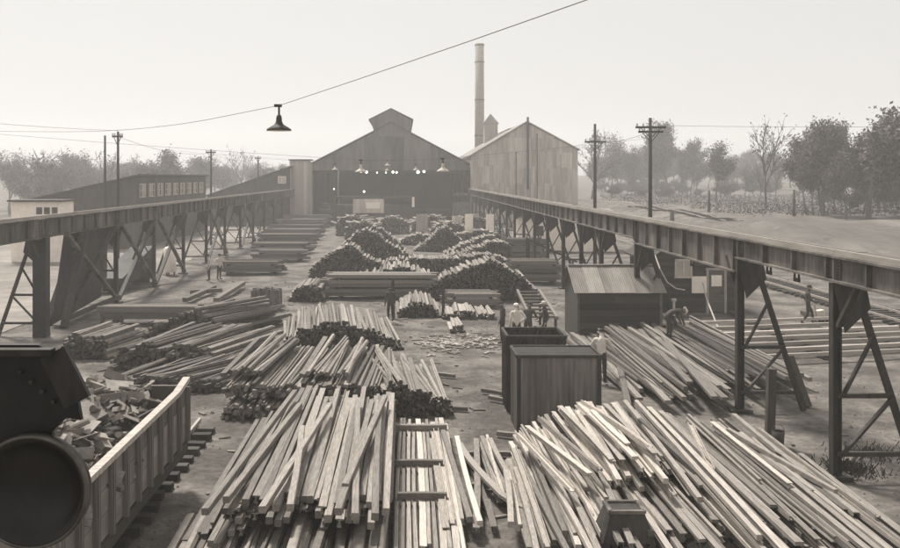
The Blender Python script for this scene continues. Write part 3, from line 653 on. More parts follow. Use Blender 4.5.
for (xa, ya, za, xb, yb, zb, mt) in [(760, 482, .85, 688, 416, 1.05, 'bar_pale'), (790, 486, .7, 712, 424, .95, 'bar_pale'), (836, 492, .5, 728, 430, .85, 'bar'), (812, 493, .55, 735, 440, .7, 'bar'), (712, 470, .95, 690, 424, 1.1, 'bar_pale'),
                                     (600, 470, 1.0, 540, 418, 1.15, 'bar_pale'), (612, 462, 1.15, 560, 408, 1.25, 'bar_pale'), (635, 458, 1.25, 580, 405, 1.35, 'bar_pale'), (655, 456, 1.2, 605, 406, 1.35, 'bar_pale'), (572, 490, .8, 517, 432, .8, 'bar_pale'),
                                     (650, 448, 1.25, 583, 402, 1.42, 'bar_pale'), (628, 446, 1.3, 592, 412, 1.35, 'bar_pale'), (590, 476, .95, 527, 428, .95, 'bar_pale'), (700, 500, .8, 625, 402, 1.2, 'bar'), (732, 505, .75, 640, 420, 1.15, 'bar'), (858, 503, .3, 775, 452, .5, 'bar')]:
    bar(P(xa, ya, za), P(xb, yb, zb), L4, G4, mt, scl=.9)
# bars leaning out behind the tin-roofed shed towards the yard: the sloping pile under the right runway
G5 = 'billets in the pile before the tin-roofed shed'; L5 = 'long billet in the sloping pile before the tin-roofed shed'
def bh(x): return .2 + .55 * smooth01(6.3, 8.6, x) * (1 - .3 * smooth01(10.5, 12.5, x))
for lay in range(5):
    z = .1 + lay * .13; x = 6.2 + lay * .12
    while x < 12.6:
        if z < bh(x) and z > bh(x) - .3:
            y0 = 27.3 + R(-1.6, 1.4) + (1.8 if x < 7.3 else 0) + max(0, x - 9.2) * .7; y1 = min(y0 + R(7.5, 9.4), 36.6 if x < 11.2 else 40)
            ya = R(-.2, .2)
            bar((x + ya + .25, y0, z - R(.0, .1)), (x - ya, y1, z + R(.0, .25)), L5, G5, 'billet', random.choices(['sq', 'flat', 'rail', 'chan'], [4, 2, 2, 2])[0], name='steel_billet', scl=1.15)
        x += R(.15, .23)
for (xa, ya, xb, yb, z) in [(725, 399, 625, 310, .75), (628, 405, 612, 340, .3), (640, 399, 600, 352, .25), (668, 402, 600, 330, .45), (715, 398, 648, 318, .75), (690, 383, 640, 330, .7)]:
    bar(P(xa, ya, z), P(xb, yb, z), L5, G5, 'billet', 'flat', name='steel_billet', scl=1.25)
# rails spread on sleepers at the far right
for k in range(7):
    y = 325 + k * 6.0
    a = Vector((10.9, P(733, y + 6)[1], .28)); b = Vector((21.5, a.y + 2.2, .28))
    bar(a, b, 'rail number %s counted from the back in the spread-out row right of the runway' % ['one', 'two', 'three', 'four', 'five', 'six', 'seven', 'eight'][k], 'rails spread out right of the runway', 'bar_pale', 'sq', 0, name='spread_rail', scl=1.2)
for k, xx in enumerate((12.2, 15.8, 19.4)):
    o = MB().bar((xx, 33.6, .1), (xx + .4, 44.6, .1), .22, .18).build('bearer_timber', 'wood_dark'); tag(o, 'dark timber under the spread-out rails, %s' % ['nearest the cabin', 'the middle one', 'the one at the right edge'][k], 'timber')

# ------------------------------------------------------------------ heaps (bars too many and too small to single out)
HEX = [(math.cos(i * math.pi / 3), math.sin(i * math.pi / 3)) for i in range(6)]
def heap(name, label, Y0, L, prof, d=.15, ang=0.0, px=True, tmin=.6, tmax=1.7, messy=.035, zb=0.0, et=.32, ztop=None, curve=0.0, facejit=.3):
    pr = [((p[0] - VX) * Y0 / F, max(0.05, ZA(p[1], Y0))) for p in prof] if px else prof
    if zb: pr = [(a, max(b - zb, .02)) for a, b in pr]
    def h(x):
        for (a, u), (b, v) in zip(pr[:-1], pr[1:]):
            if a <= x <= b: return u + (v - u) * (x - a) / (b - a)
        return 0
    mm = MB(); row = 0; z = d * .5; x0, x1 = pr[0][0], pr[-1][0]; zmax = max(p[1] for p in pr)
    while z < zmax + d:
        x = x0 + (d / 2 if row % 2 else 0)
        while x < x1:
            hh = h(x) + .14 * noise.noise((x * 1.4, Y0, 2)) * (1 if h(x) > .4 else .3)
            if z <= hh:
                top = z > hh - d * 1.6
                yj = R(0, facejit); a2 = ang + (R(-messy, messy) if top else R(-.03, .03))
                p0 = Vector((x + R(-.25, .25) * d, Y0 + yj + curve * ((x - (x0 + x1) / 2) ** 2), zb + z + R(-.2, .2) * d))
                ln = L * R(.82, 1.0)
                p1 = p0 + Vector((math.sin(a2) * ln, math.cos(a2) * ln, R(-.06, .06) if top else R(-.03, .01)))
                r = d * R(.4, .56); sh = random.random(); t = R(tmin, tmax)
                if sh < .5: q = [(c * r, s * r) for c, s in HEX]
                elif sh < .8: q = [(-r, -r * .7), (r, -r * .7), (r, r * .7), (-r, r * .7)]
                else: q = [(-r, -r * .5), (r, -r * .5), (r, r * .1), (r * .3, r * .1), (r * .3, r), (-r * .3, r), (-r * .3, r * .1), (-r, r * .1)]
                mm.loft(q, p0, p1, roll=R(0, 3.1) if not top else R(-.2, .2), tone=t, endtone=et)  # end faces darker: rust, plus their backlit shade put into the tone
            x += d * R(.93, 1.08)
        z += d * .86; row += 1
    return tag(mm.build(name, 'heapbar'), label, kind='stuff')
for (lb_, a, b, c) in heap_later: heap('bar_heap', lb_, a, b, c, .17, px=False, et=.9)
# mounds in the middle, near to far
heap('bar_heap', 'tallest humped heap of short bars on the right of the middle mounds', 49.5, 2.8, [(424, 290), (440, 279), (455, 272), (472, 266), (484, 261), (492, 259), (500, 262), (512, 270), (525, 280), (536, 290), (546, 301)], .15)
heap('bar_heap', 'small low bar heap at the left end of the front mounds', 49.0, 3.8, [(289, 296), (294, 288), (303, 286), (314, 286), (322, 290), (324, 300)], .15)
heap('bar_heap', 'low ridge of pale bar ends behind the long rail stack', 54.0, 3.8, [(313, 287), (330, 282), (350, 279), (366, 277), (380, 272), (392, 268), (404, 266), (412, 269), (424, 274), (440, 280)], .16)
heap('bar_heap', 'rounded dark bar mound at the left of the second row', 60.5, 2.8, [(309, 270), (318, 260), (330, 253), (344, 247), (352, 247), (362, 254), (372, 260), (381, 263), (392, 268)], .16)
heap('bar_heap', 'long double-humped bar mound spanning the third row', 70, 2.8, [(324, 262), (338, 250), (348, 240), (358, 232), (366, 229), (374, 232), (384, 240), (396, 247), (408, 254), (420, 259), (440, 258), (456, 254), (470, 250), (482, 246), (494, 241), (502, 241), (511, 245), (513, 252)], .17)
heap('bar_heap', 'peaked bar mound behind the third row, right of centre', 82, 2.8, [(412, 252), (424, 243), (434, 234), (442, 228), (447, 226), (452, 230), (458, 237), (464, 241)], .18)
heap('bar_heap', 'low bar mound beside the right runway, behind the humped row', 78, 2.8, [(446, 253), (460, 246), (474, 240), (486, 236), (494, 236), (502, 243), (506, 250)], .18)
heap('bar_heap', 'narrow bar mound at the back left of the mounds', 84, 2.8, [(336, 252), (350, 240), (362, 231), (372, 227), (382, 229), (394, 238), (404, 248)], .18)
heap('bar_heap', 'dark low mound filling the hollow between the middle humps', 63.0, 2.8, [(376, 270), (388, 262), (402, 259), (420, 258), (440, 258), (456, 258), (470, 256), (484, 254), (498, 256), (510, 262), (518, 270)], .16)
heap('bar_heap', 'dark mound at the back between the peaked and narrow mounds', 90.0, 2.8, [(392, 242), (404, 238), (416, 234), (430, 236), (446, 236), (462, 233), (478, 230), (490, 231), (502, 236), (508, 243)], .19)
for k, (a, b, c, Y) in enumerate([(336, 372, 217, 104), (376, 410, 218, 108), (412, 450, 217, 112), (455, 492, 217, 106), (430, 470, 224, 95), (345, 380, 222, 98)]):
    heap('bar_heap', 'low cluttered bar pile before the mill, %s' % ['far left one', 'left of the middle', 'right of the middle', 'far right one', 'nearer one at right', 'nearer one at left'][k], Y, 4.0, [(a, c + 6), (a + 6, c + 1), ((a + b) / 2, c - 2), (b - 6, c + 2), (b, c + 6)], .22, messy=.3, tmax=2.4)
# mounds and piles on the left, nearer
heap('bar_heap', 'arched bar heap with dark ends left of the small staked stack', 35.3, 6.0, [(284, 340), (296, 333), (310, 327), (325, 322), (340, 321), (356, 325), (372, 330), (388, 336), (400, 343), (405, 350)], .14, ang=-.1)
PT = [(217, 396), (222, 374), (240, 370), (262, 376), (285, 380), (300, 376), (318, 372), (338, 374), (356, 382), (372, 386), (386, 388)]
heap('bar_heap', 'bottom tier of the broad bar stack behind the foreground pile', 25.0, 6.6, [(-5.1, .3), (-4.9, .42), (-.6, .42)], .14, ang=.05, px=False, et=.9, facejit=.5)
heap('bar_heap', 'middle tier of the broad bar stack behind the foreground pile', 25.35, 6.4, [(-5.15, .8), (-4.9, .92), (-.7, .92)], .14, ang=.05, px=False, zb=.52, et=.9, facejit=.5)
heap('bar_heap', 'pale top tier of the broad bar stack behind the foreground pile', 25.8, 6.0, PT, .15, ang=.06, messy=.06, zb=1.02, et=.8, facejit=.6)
for k, zz in enumerate((.46, .97)):
    for q, xx in enumerate((-4.2, -2.8, -1.4)): tag(MB().bar((xx, 25.2, zz), (xx + .4, 31.0, zz), .1, .1).build('stack_spacer', 'wood_dark'), '%s spacer, %s, between tiers of the broad bar stack' % (['lower', 'upper'][k], ['left one', 'middle one', 'right one'][q]), 'spacer')
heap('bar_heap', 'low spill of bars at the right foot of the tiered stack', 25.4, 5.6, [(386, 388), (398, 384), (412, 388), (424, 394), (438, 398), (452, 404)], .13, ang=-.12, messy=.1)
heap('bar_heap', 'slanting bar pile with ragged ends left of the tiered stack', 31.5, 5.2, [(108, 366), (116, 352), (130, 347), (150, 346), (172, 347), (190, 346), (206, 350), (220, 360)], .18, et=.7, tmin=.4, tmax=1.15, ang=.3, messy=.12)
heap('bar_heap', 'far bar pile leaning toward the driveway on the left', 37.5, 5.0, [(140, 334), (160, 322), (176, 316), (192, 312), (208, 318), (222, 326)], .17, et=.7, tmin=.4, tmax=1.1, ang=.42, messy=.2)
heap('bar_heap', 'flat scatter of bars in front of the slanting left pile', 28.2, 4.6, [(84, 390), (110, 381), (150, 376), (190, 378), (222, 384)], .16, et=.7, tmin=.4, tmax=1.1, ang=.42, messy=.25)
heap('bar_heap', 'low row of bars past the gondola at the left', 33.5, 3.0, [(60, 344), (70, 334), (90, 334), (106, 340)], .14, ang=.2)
# small staked stack and pale tiers
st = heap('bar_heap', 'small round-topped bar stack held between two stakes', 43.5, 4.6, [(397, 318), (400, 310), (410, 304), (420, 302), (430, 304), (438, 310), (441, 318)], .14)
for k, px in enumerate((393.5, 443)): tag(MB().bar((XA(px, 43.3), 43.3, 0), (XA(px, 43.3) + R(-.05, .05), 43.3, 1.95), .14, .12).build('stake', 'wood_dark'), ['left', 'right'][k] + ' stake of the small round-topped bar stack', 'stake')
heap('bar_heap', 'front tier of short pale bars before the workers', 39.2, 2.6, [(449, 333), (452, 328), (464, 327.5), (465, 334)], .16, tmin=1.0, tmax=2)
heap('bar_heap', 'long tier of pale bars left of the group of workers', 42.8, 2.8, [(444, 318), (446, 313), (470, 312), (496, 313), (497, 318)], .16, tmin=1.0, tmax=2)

# ------------------------------------------------------------------ stacks of long beams
def beam_stack(label, X0, X1, Y0, depth, layers, per, name='beam_stack', mt='wood_beam', sz=.2, ang=0.0, gap=.02):
    t = thing(name, label, 'stack', 'stacks of long beams', loc=((X0 + X1) / 2, Y0, 0), rz=ang); ln = X1 - X0; z = .0
    for k in (-.35, .35): ubox('bearer', 'wood_dark', t, (k * ln, depth / 2, sz * .4), (.2, depth, sz * .8))
    z = sz * .85
    for l_ in range(layers):
        for p in range(per):
            ubox('beam', mt, t, (R(-.35, .35), sz / 2 + p * (depth - sz) / max(1, per - 1), z + sz / 2), (ln * R(.85, 1.0), sz * R(.85, 1), sz * .94), Euler((R(-.05, .05), 0, R(-.02, .02))))
        z += sz
        if l_ % 2 and l_ < layers - 1:
            for k in (-.35, .35): ubox('spacer', 'wood_dark', t, (k * ln, depth / 2, z + .045), (.16, depth, .09))
            z += .1
    return t
beam_stack('long rail stack laid crosswise in front of the middle mounds', XA(322, 49.8), XA(438, 49.8), 50.0, 1.6, 5, 7, mt='billet', sz=.2)
beam_stack('short crosswise stack left of the group of workers', XA(446, 47), XA(498, 47), 46.6, 1.8, 3, 6, mt='billet', sz=.17)
lab = ['nearest', 'second', 'third', 'fourth', 'fifth', 'sixth', 'seventh', 'eighth']
for k, (y, xa, xb, ly) in enumerate([(275, 218, 281, 3), (262, 252, 306, 3), (254, 252, 312, 3), (246, 256, 316, 4), (240, 262, 320, 4), (235, 268, 324, 4), (231, 278, 327, 5), (227.5, 282, 329, 6)]):
    Y = 6120 / (y - VY); beam_stack('%s crosswise beam stack beside the driveway, counted from the camera' % lab[k], XA(xa, Y), XA(xb, Y), Y, 2.0, ly, 5, sz=.22, ang=R(-.03, .03))
beam_stack('two long beams resting low across the base of the left trestle tower', XA(96, 41), XA(206, 41), 41.3, 1.0, 2, 3, sz=.3)
beam_stack('beam stack lying under the right runway behind the workers', XA(512, 57), XA(562, 57), 57, 2, 5, 5, sz=.22)
beam_stack('dark beam stack under the right runway, farther back', XA(508, 72), XA(545, 72), 72, 2, 6, 4, sz=.24)
# upright bundle by the driveway
ub = thing('bar_bundle', 'boxy bundle of short bars beside the driveway at left', 'bundle', loc=(XA(266, 46), 46, 0))
for i in range(16):
    for j in range(2): ubox('short_bar', 'wood_beam', ub, (-.72 + i * .095, j * .5, .55 + R(-.06, .06)), (.085, .12, 1.0 + R(-.1, .1)), Euler((R(-.1, .1), R(-.05, .05), 0)))
for k, (xa, ya, xb, yb) in enumerate(((185, 300, 214, 287), (216, 300, 243, 283), (190, 292, 222, 290))):
    a, b = P(xa, ya, .25), P(xb, yb, .3); tag(MB().bar(a, b, .3, .22).build('loose_beam', 'wood_beam'), ['loose beam nearest the trestle on the left of the driveway', 'loose beam pointing at the bar bundle by the driveway', 'loose beam lying behind two others left of the driveway'][k], 'beam')
for k, (xa, xb, y0, y1) in enumerate(((98, 102, 350, 322), (117, 120, 345, 321))):
    Y = 36.5; tag(MB().bar((XA(xa, Y), Y, 0), (XA(xb, Y), Y + .2, 1.15), .13, .1).build('stake', 'wood_dark'), ['left', 'right'][k] + ' of two leaning stakes behind the slanting left pile', 'stake')
# timber posts by the right runway
tag(MB().bar((XA(769.5, 23), 23, 0), (XA(771.5, 23), 23, 1.9), .2, .18).build('timber_post', 'wood_pole'), 'upright timber post in front of the second runway bent', 'post')
tag(MB().bar((XA(808, 26.6), 26.6, 0), (XA(800, 26.6), 27.3, 1.35), .2, .14).build('timber_post', 'wood_pole'), 'short leaning timber post behind the second runway bent', 'post')
bk = thing('steel_pail', 'small dark pail standing at the foot of the timber post', 'pail', loc=(XA(778, 22.6), 22.6, 0))
MB().lathe([(.001, .02), (.13, .02), (.16, .42), (.145, .42), (.12, .05), (.001, .05)], (0, 0, 0), n=18).build('bucket', 'steel_dark', bk, True)
MB().path([Vector((.16 * math.cos(a), 0, .42 + .16 * math.sin(a))) for a in [i * math.pi / 8 for i in range(9)]], .008, 4).build('handle', 'steel_girder', bk)
# machinery before the mill
def machine(label, px0, px1, py0, Y, m, extra=True):
    x0, x1, z1 = XA(px0, Y), XA(px1, Y), ZA(py0, Y); t = thing('mill_machine', label, 'machine', loc=((x0 + x1) / 2, Y, 0)); ww = x1 - x0
    MB().box((0, 1, z1 * .35), (ww, 2, z1 * .7)).build('base', m, t)
    for s in (-1, 1): MB().box((s * (ww / 2 - .2), .4, z1 / 2), (.35, .5, z1)).build('standard', 'steel_dark', t)
    MB().box((0, .5, z1 - .2), (ww, .7, .4)).build('crosshead', m, t)
    return t
machine('broad machine housing in the mill opening with pale panel', 333, 414, 196, 128, 'steel_dark')
machine('small open frame machine at the right of the mill opening', 453, 470, 193, 130, 'steel_girder')
machine('low machine stand left in the mill opening', 318, 333, 203, 126, 'steel_dark')
for k, (xa, xb, ya, yb, Y, lb_) in enumerate([(366, 380, 202.5, 208.5, 126, 'bright white panel on the machine housing in the mill opening'), (353, 384, 199, 213, 127, 'grey board behind the bright panel in the mill opening'), (412, 414.5, 197, 207, 126, 'narrow white strip at the right of the machine housing'),
                                               (465, 473, 214, 234, 92, 'pale upright sheet standing before the right end of the mill'), (416, 428, 214, 234, 98, 'pale hooped sheet standing behind the mounds'), (486, 494, 214, 232, 96, 'second pale upright sheet beside the right runway, behind the mounds'),
                                               (452, 462, 216, 232, 97, 'grey upright sheet behind the peaked mound')]):
    z0, z1 = ZA(yb, Y), ZA(ya, Y); o = MB().box((0, 0, (z0 + z1) / 2), (XA(xb, Y) - XA(xa, Y), .12, z1 - z0)).build('metal_sheet', 'white' if k in (0, 2, 3, 5) else 'sheet'); o.location = ((XA(xa, Y) + XA(xb, Y)) / 2, Y, 0); tag(o, lb_, 'sheet')
    if k > 2: MB().bar((0, .1, z1 * .9), (0, 1.4, 0), .12).build('prop', 'wood_dark', o)
tk = thing('storage_tank', 'white upright tank standing under the left runway', 'tank', loc=(XA(170, 62.5), 62.5, 0))
MB().lathe([(.001, 2.0), (.3, 1.95), (.42, 1.8), (.42, .25), (.38, .2)], (0, 0, 0), n=20).build('shell', 'white', tk, True)
for a in range(3): MB().box((.3 * math.cos(a * 2.1), .3 * math.sin(a * 2.1), .12), (.08, .08, .26)).build('leg', 'steel_dark', tk)
dk = thing('coal_hopper', 'dark sloping steel hopper under the left runway', 'hopper', loc=(-17.7, 55.5, 0))
MB().plate([(0, -3.2, .5), (0, -3.2, .9), (0, 3.2, 2.3), (0, 3.2, .5)], (1.4, 0, 0)).build('body', 'steel_dark', dk)
for yy in (-2.6, 2.6): MB().box((.7, yy, .25), (1.3, .2, .5)).build('leg', 'steel_dark', dk)
dc = thing('loading_chute', 'dark inclined chute under the right runway', 'chute', loc=(XA(548, 62), 62, 0))
MB().bar((-1.6, 0, 2.6), (1.9, 0, 1.0), 1.2, .12).build('trough', 'steel_dark', dc)
for xx, zz in ((-1.4, 2.4), (1.6, 1.05)):
    for s in (-.5, .5): MB().box((xx, s, zz / 2), (.12, .12, zz)).build('leg', 'steel_dark', dc)

# ------------------------------------------------------------------ poles, wires, hanging lamps
def pole(label, X, Y, top, arms=(), r=.14, dark=True):
    t = thing('utility_pole', label, 'utility pole', 'utility poles', loc=(X, Y, terrain(X, Y)))
    MB().tube((0, 0, 0), (0, 0, top), r, r * .65, n=10).build('shaft', 'wood_pole', t, True)
    for (z, ln) in arms:
        a = MB().bar((-ln / 2, -.12, z), (ln / 2, -.12, z), .1, .12).build('crossarm', 'wood_pole', t)
        for k in (-.45, -.25, .25, .45): MB().lathe([(.02, 0), (.05, .06), (.05, .1), (.03, .16), (.001, .17)], (k * ln, -.12, z + .06), n=8).build('insulator', 'glass_pale', a)
        for s in (-1, 1): MB().bar((s * ln * .36, -.12, z), (0, -.12, z - .6), .04).build('arm_brace', 'steel_dark', t)
    return t
PR1 = (13.9, 50.6); pole('dark pole with double crossarms behind the cabin', *PR1, ZA(117, 50.6), ((ZA(126.5, 50.6), 1.7), (ZA(131, 50.6), 1.4)))
PR2 = (13.5, 63.3); pole('pole with one short crossarm left of the double-armed pole', *PR2, ZA(123, 63.3), ((ZA(141, 63.3), 1.5),))
PL1 = (-19, 60); pole('thin pole with small crossarm in front of the long shed', *PL1, ZA(131, 60), ((ZA(136, 60), .7),), r=.12)
PL2 = (XA(105, 70), 70); pole('plain pole standing left of the pole in front of the long shed', *PL2, ZA(135, 70), (), r=.13)
PL3 = (-19.2, 90); pole('pole with small crossarm at the right end of the long shed', *PL3, ZA(149, 90), ((ZA(152, 90), 1.0),), r=.13)
pole('distant thin pole above the sloping shed roof', -19, 118, ZA(156, 118), ((ZA(158, 118), .8),), r=.12)
pole('stub pole beyond the right runway at the track', XA(672, 80), 80, ZA(212, 80) , (), r=.3)
pole('tall plain post at the edge of the wood on the right', XA(794, 95), 95, ZA(194, 95) - 2.2, (), r=.16)
pole('bare post before the poplar on the right', XA(709, 110), 110, ZA(190, 110) - 2.4, (), r=.2)
def wire(label, pts, sag=0.25, r=.012, n=14, name='overhead_wire'):
    mm = MB(); allp = []
    for a, b in zip(pts[:-1], pts[1:]):
        a, b = Vector(a), Vector(b)
        for i in range(n): t = i / n; p = a.lerp(b, t); p.z -= sag * 4 * t * (1 - t); allp.append(p)
    allp.append(Vector(pts[-1])); mm.path(allp, r, 5)
    return tag(mm.build(name, 'cable'), label, 'wire')
def cat(pts, n=10):
    P_ = [2 * pts[0] - pts[1]] + pts + [2 * pts[-1] - pts[-2]]; out = []
    for a, b, c, d in zip(P_, P_[1:], P_[2:], P_[3:]):
        for i in range(n):
            t = i / n; out.append(.5 * (2 * b + (c - a) * t + (2 * a - 5 * b + 4 * c - d) * t * t + (3 * b - a - 3 * c + d) * t ** 3))
    return out + [pts[-1]]
LP = Vector((XA(279, 19), 19, ZA(105.5, 19)))
WQ = Vector((XA(455, 12.4), 12.4, ZA(43.5, 12.4))); WE = LP + (WQ - LP) * 4.2
wire('overhead wire rising across the sky from the left with the near lamp', cat([Vector((-19, 40, 8.85)), Vector((XA(80, 30), 30, ZA(131.5, 30))), Vector((XA(170, 24), 24, ZA(125.3, 24))), LP], 8) + [LP + (WE - LP) * k / 8 + Vector((0, 0, -.035 * math.sin(math.pi * min(1, k / 4)))) for k in range(1, 9)], sag=0, r=.0065, n=1)
wire('upper thin wire running in from the left edge', [Vector((-24, 44, 9.8)), Vector((-19, 60, 9.9))], .1, .01)
wire('wire strung between the two poles on the right', [Vector((PR1[0], PR1[1], 9.4)), Vector((PR2[0], PR2[1], 9.4))], .3)
wire('wire strung along the left poles past the long shed', [Vector((-19, 60, 9.5)), Vector((-19.2, 90, 9.2)), Vector((-19, 118, 9.2))], .5)
wire('wire running back from the right poles to the works building', [Vector((PR2[0], PR2[1], 9.3)), Vector((18.5, 132, 11.6))], .5)
wire('wire leaving the double-armed pole toward the right', [Vector((PR1[0] + .6, PR1[1], 9.7)), Vector((52, 20, 9.5))], .6, .009)
def lamp(label, X, Y, Ztop, d, shade='offwhite'):
    t = thing('hanging_lamp', label, 'lamp', 'bell-shaded yard lamps', loc=(X, Y, Ztop)); r = d / 2; s = d / .52
    MB().tube((0, 0, 0), (0, 0, -.24 * s), .022 * s, n=8).build('hanger', 'steel_dark', t)
    MB().box((-.02 * s, 0, 0), (.16 * s, .06 * s, .06 * s)).build('clamp', 'steel_dark', t)
    MB().lathe([(.001, -.2 * s), (.045 * s, -.2 * s), (.06 * s, -.26 * s), (.065 * s, -.34 * s), (.1 * s, -.4 * s), (.17 * s, -.44 * s), (r, -.5 * s), (r, -.53 * s)], (0, 0, 0), n=28).build('shade', shade, t, True)
    MB().lathe([(r * .99, -.532 * s), (r * .9, -.52 * s), (.15 * s, -.46 * s), (.001, -.43 * s)], (0, 0, 0), n=28).build('reflector', 'white', t, True)
    MB().lathe([(.001, -.43 * s), (.04 * s, -.44 * s), (.05 * s, -.49 * s), (.001, -.54 * s)], (0, 0, 0), n=12).build('bulb', 'white', t, True)
    return t
lamp('dark bell-shaped lamp hanging high on the wire against the sky', LP.x, LP.y, LP.z, .52, 'steel_dark')
for k, (px, py, Y, d, lb_) in enumerate([(361, 160, 38, .5, 'left of the two larger lamps hung before the mill gable'), (443, 158.5, 38, .54, 'right of the two larger lamps hung before the mill gable'), (335, 163.5, 75, .5, 'small lamp at the left below the mill gable'),
                                       (416, 164, 75, .5, 'small lamp right of the middle below the mill gable'), (387.5, 160, 75, .45, 'small lamp in the middle below the mill gable'), (387, 166, 100, .5, 'tiny lamp under the middle small lamp')]):
    z = ZA(py, Y); lamp(lb_, XA(px, Y), Y, z, d)
wire('span wire carrying the two larger lamps across the yard', [(-19, 40, 8.8), (XA(361, 38), 38, ZA(160, 38)), (XA(443, 38), 38, ZA(158.5, 38)), (PR1[0], PR1[1], 9.0)], .05, .006)
wire('span wire carrying the small lamps across the yard', [(-19, 74, 9), (XA(335, 75), 75, ZA(163.5, 75)), (XA(387.5, 75), 75, ZA(160, 75)), (XA(416, 75), 75, ZA(164, 75)), (PR2[0], 66, 9.0)], .05, .006)
wire('farthest span wire carrying a tiny lamp', [(-19.2, 90, 9.2), (XA(387, 100), 100, ZA(166, 100)), (18, 131, 9.5)], .05, .006)

# ------------------------------------------------------------------ people
def person(label, loc, rz, pose, shirt='shirt_dark', cap='cap_dark', hgt=1.74, group='workers in the yard', hat='cap'):
    k = hgt / 1.75
    J = dict(pel=(0, 0, .95), sp=(0, .0, 1.14), ch=(0, .01, 1.33), nk=(0, .02, 1.5), hd=(0, .05, 1.6), tp=(0, .05, 1.71))
    for s, n in ((-1, 'l'), (1, 'r')):
        J['hip' + n] = (s * .1, 0, .9); J['kn' + n] = (s * .11, .02, .49); J['an' + n] = (s * .12, -.02, .09); J['to' + n] = (s * .14, .17, .05)
        J['sh' + n] = (s * .19, .0, 1.42); J['el' + n] = (s * .25, -.03, 1.13); J['wr' + n] = (s * .25, .08, .88); J['ha' + n] = (s * .24, .12, .79)
    J.update(pose)
    rad = dict(pel=(.15, .11), sp=(.14, .1), ch=(.165, .11), nk=(.058, .06), hd=(.082, .095), tp=(.06, .075))
    for n in 'lr': rad.update({'hip' + n: (.095, .095), 'kn' + n: (.068, .07), 'an' + n: (.05, .052), 'to' + n: (.04, .035), 'sh' + n: (.068, .068), 'el' + n: (.05, .05), 'wr' + n: (.034, .034), 'ha' + n: (.042, .028)})
    E = [('pel', 'sp', 'S'), ('sp', 'ch', 'S'), ('ch', 'nk', 'S'), ('nk', 'hd', 'K'), ('hd', 'tp', 'K')]
    for n in 'lr': E += [('pel', 'hip' + n, 'T'), ('hip' + n, 'kn' + n, 'T'), ('kn' + n, 'an' + n, 'T'), ('an' + n, 'to' + n, 'B'), ('ch', 'sh' + n, 'S'), ('sh' + n, 'el' + n, 'S'), ('el' + n, 'wr' + n, 'S'), ('wr' + n, 'ha' + n, 'K')]
    names = list(J); idx = {n: i for i, n in enumerate(names)}; V = [Vector(J[n]) * k for n in names]
    me = bpy.data.meshes.new('skel'); me.from_pydata(V, [(idx[a], idx[b]) for a, b, _ in E], [])
    o = bpy.data.objects.new('skel', me); COL.objects.link(o)
    o.modifiers.new('skin', 'SKIN'); sv = me.skin_vertices[0].data
    for n in names: sv[idx[n]].radius = (rad[n][0] * k, rad[n][1] * k); sv[idx[n]].use_root = (n == 'pel')
    sd = o.modifiers.new('sub', 'SUBSURF'); sd.levels = 2; sd.render_levels = 2
    bpy.context.view_layer.update(); ev = o.evaluated_get(bpy.context.evaluated_depsgraph_get())
    body = bpy.data.meshes.new_from_object(ev); bpy.data.objects.remove(o); body.name = 'person_body'
    # face and hands added into the same mesh
    bm = bmesh.new(); bm.from_mesh(body)
    hd, tp, nk = Vector(J['hd']) * k, Vector(J['tp']) * k, Vector(J['nk']) * k
    up = (tp - hd).normalized(); fw = Vector((0, 1, 0)) - up * up.y
    if fw.length < .2: fw = Vector((0, 0, -1)) - up * -up.z
    fw.normalize(); sd_ = fw.cross(up)
    def blob(c, r, sc3=(1, 1, 1)):
        res = bmesh.ops.create_icosphere(bm, subdivisions=1, radius=r)
        for v in res['verts']: v.co = c + Vector((v.co.x * sc3[0], v.co.y * sc3[1], v.co.z * sc3[2]))
    nb_ = len(bm.faces)
    blob(hd + fw * .1 * k + up * .0, .018 * k, (.8, 1, 1.5))
    for s in (-1, 1): blob(hd + sd_ * s * .085 * k, .026 * k, (.5, 1, 1.3))
    ns = len(bm.faces)
    for s in (-1, 1): blob(hd + fw * .085 * k + sd_ * s * .033 * k + up * .025, .012 * k)
    blob(hd + fw * .09 * k - up * .045, .014 * k, (1.8, .6, .4)); ne = len(bm.faces)
    for n in 'lr':
        wr, ha = Vector(J['wr' + n]) * k, Vector(J['ha' + n]) * k; d = (ha - wr).normalized(); sx = Vector((0, 1, 0)).cross(d)
        sx = sx.normalized() if sx.length > .1 else Vector((1, 0, 0)); cu = d.cross(sx)
        for q in range(5):
            base = ha + sx * (q - 1.5) * .02 if q < 4 else wr + d * .03 + sx * .035
            L = [.075, .085, .08, .06, .06][q]; dirs = d if q < 4 else (d + sx * .9).normalized()
            p1 = base + dirs * L * .55; p2 = p1 + (dirs + cu * .6).normalized() * L * .45
            for a, b, r0, r1 in ((base, p1, .01, .009), (p1, p2, .009, .007)):
                mm = MB().tube(a, b, r0, r1, n=5); vs = [bm.verts.new(v) for v in mm.v]
                for f in mm.f: bm.faces.new([vs[i] for i in f])
    bm.to_mesh(body); bm.free()
    body.materials.clear()
    for mt in (shirt, 'trousers', 'skin', 'boot'): body.materials.append(MATS[mt])
    code = {'S': 0, 'T': 1, 'K': 2, 'B': 3}; segs = [(Vector(J[a]) * k, Vector(J[b]) * k, code[c], (rad[a][0] + rad[b][0]) / 2) for a, b, c in E]
    for i, p in enumerate(body.polygons):
        p.use_smooth = True
        if i >= ne or nb_ <= i < ns: p.material_index = 2; continue
        if i >= ns: p.material_index = 3; continue
        c = p.center; best = 9
        for a, b, q, r in segs:
            ab = b - a; t = max(0, min(1, (c - a).dot(ab) / max(ab.length_squared, 1e-6))); dd = (c - a - ab * t).length - r
            if dd < best: best = dd; p.material_index = q
    root = link('person', body, None, loc, (0, 0, rz)); tag(root, label, 'person', group)
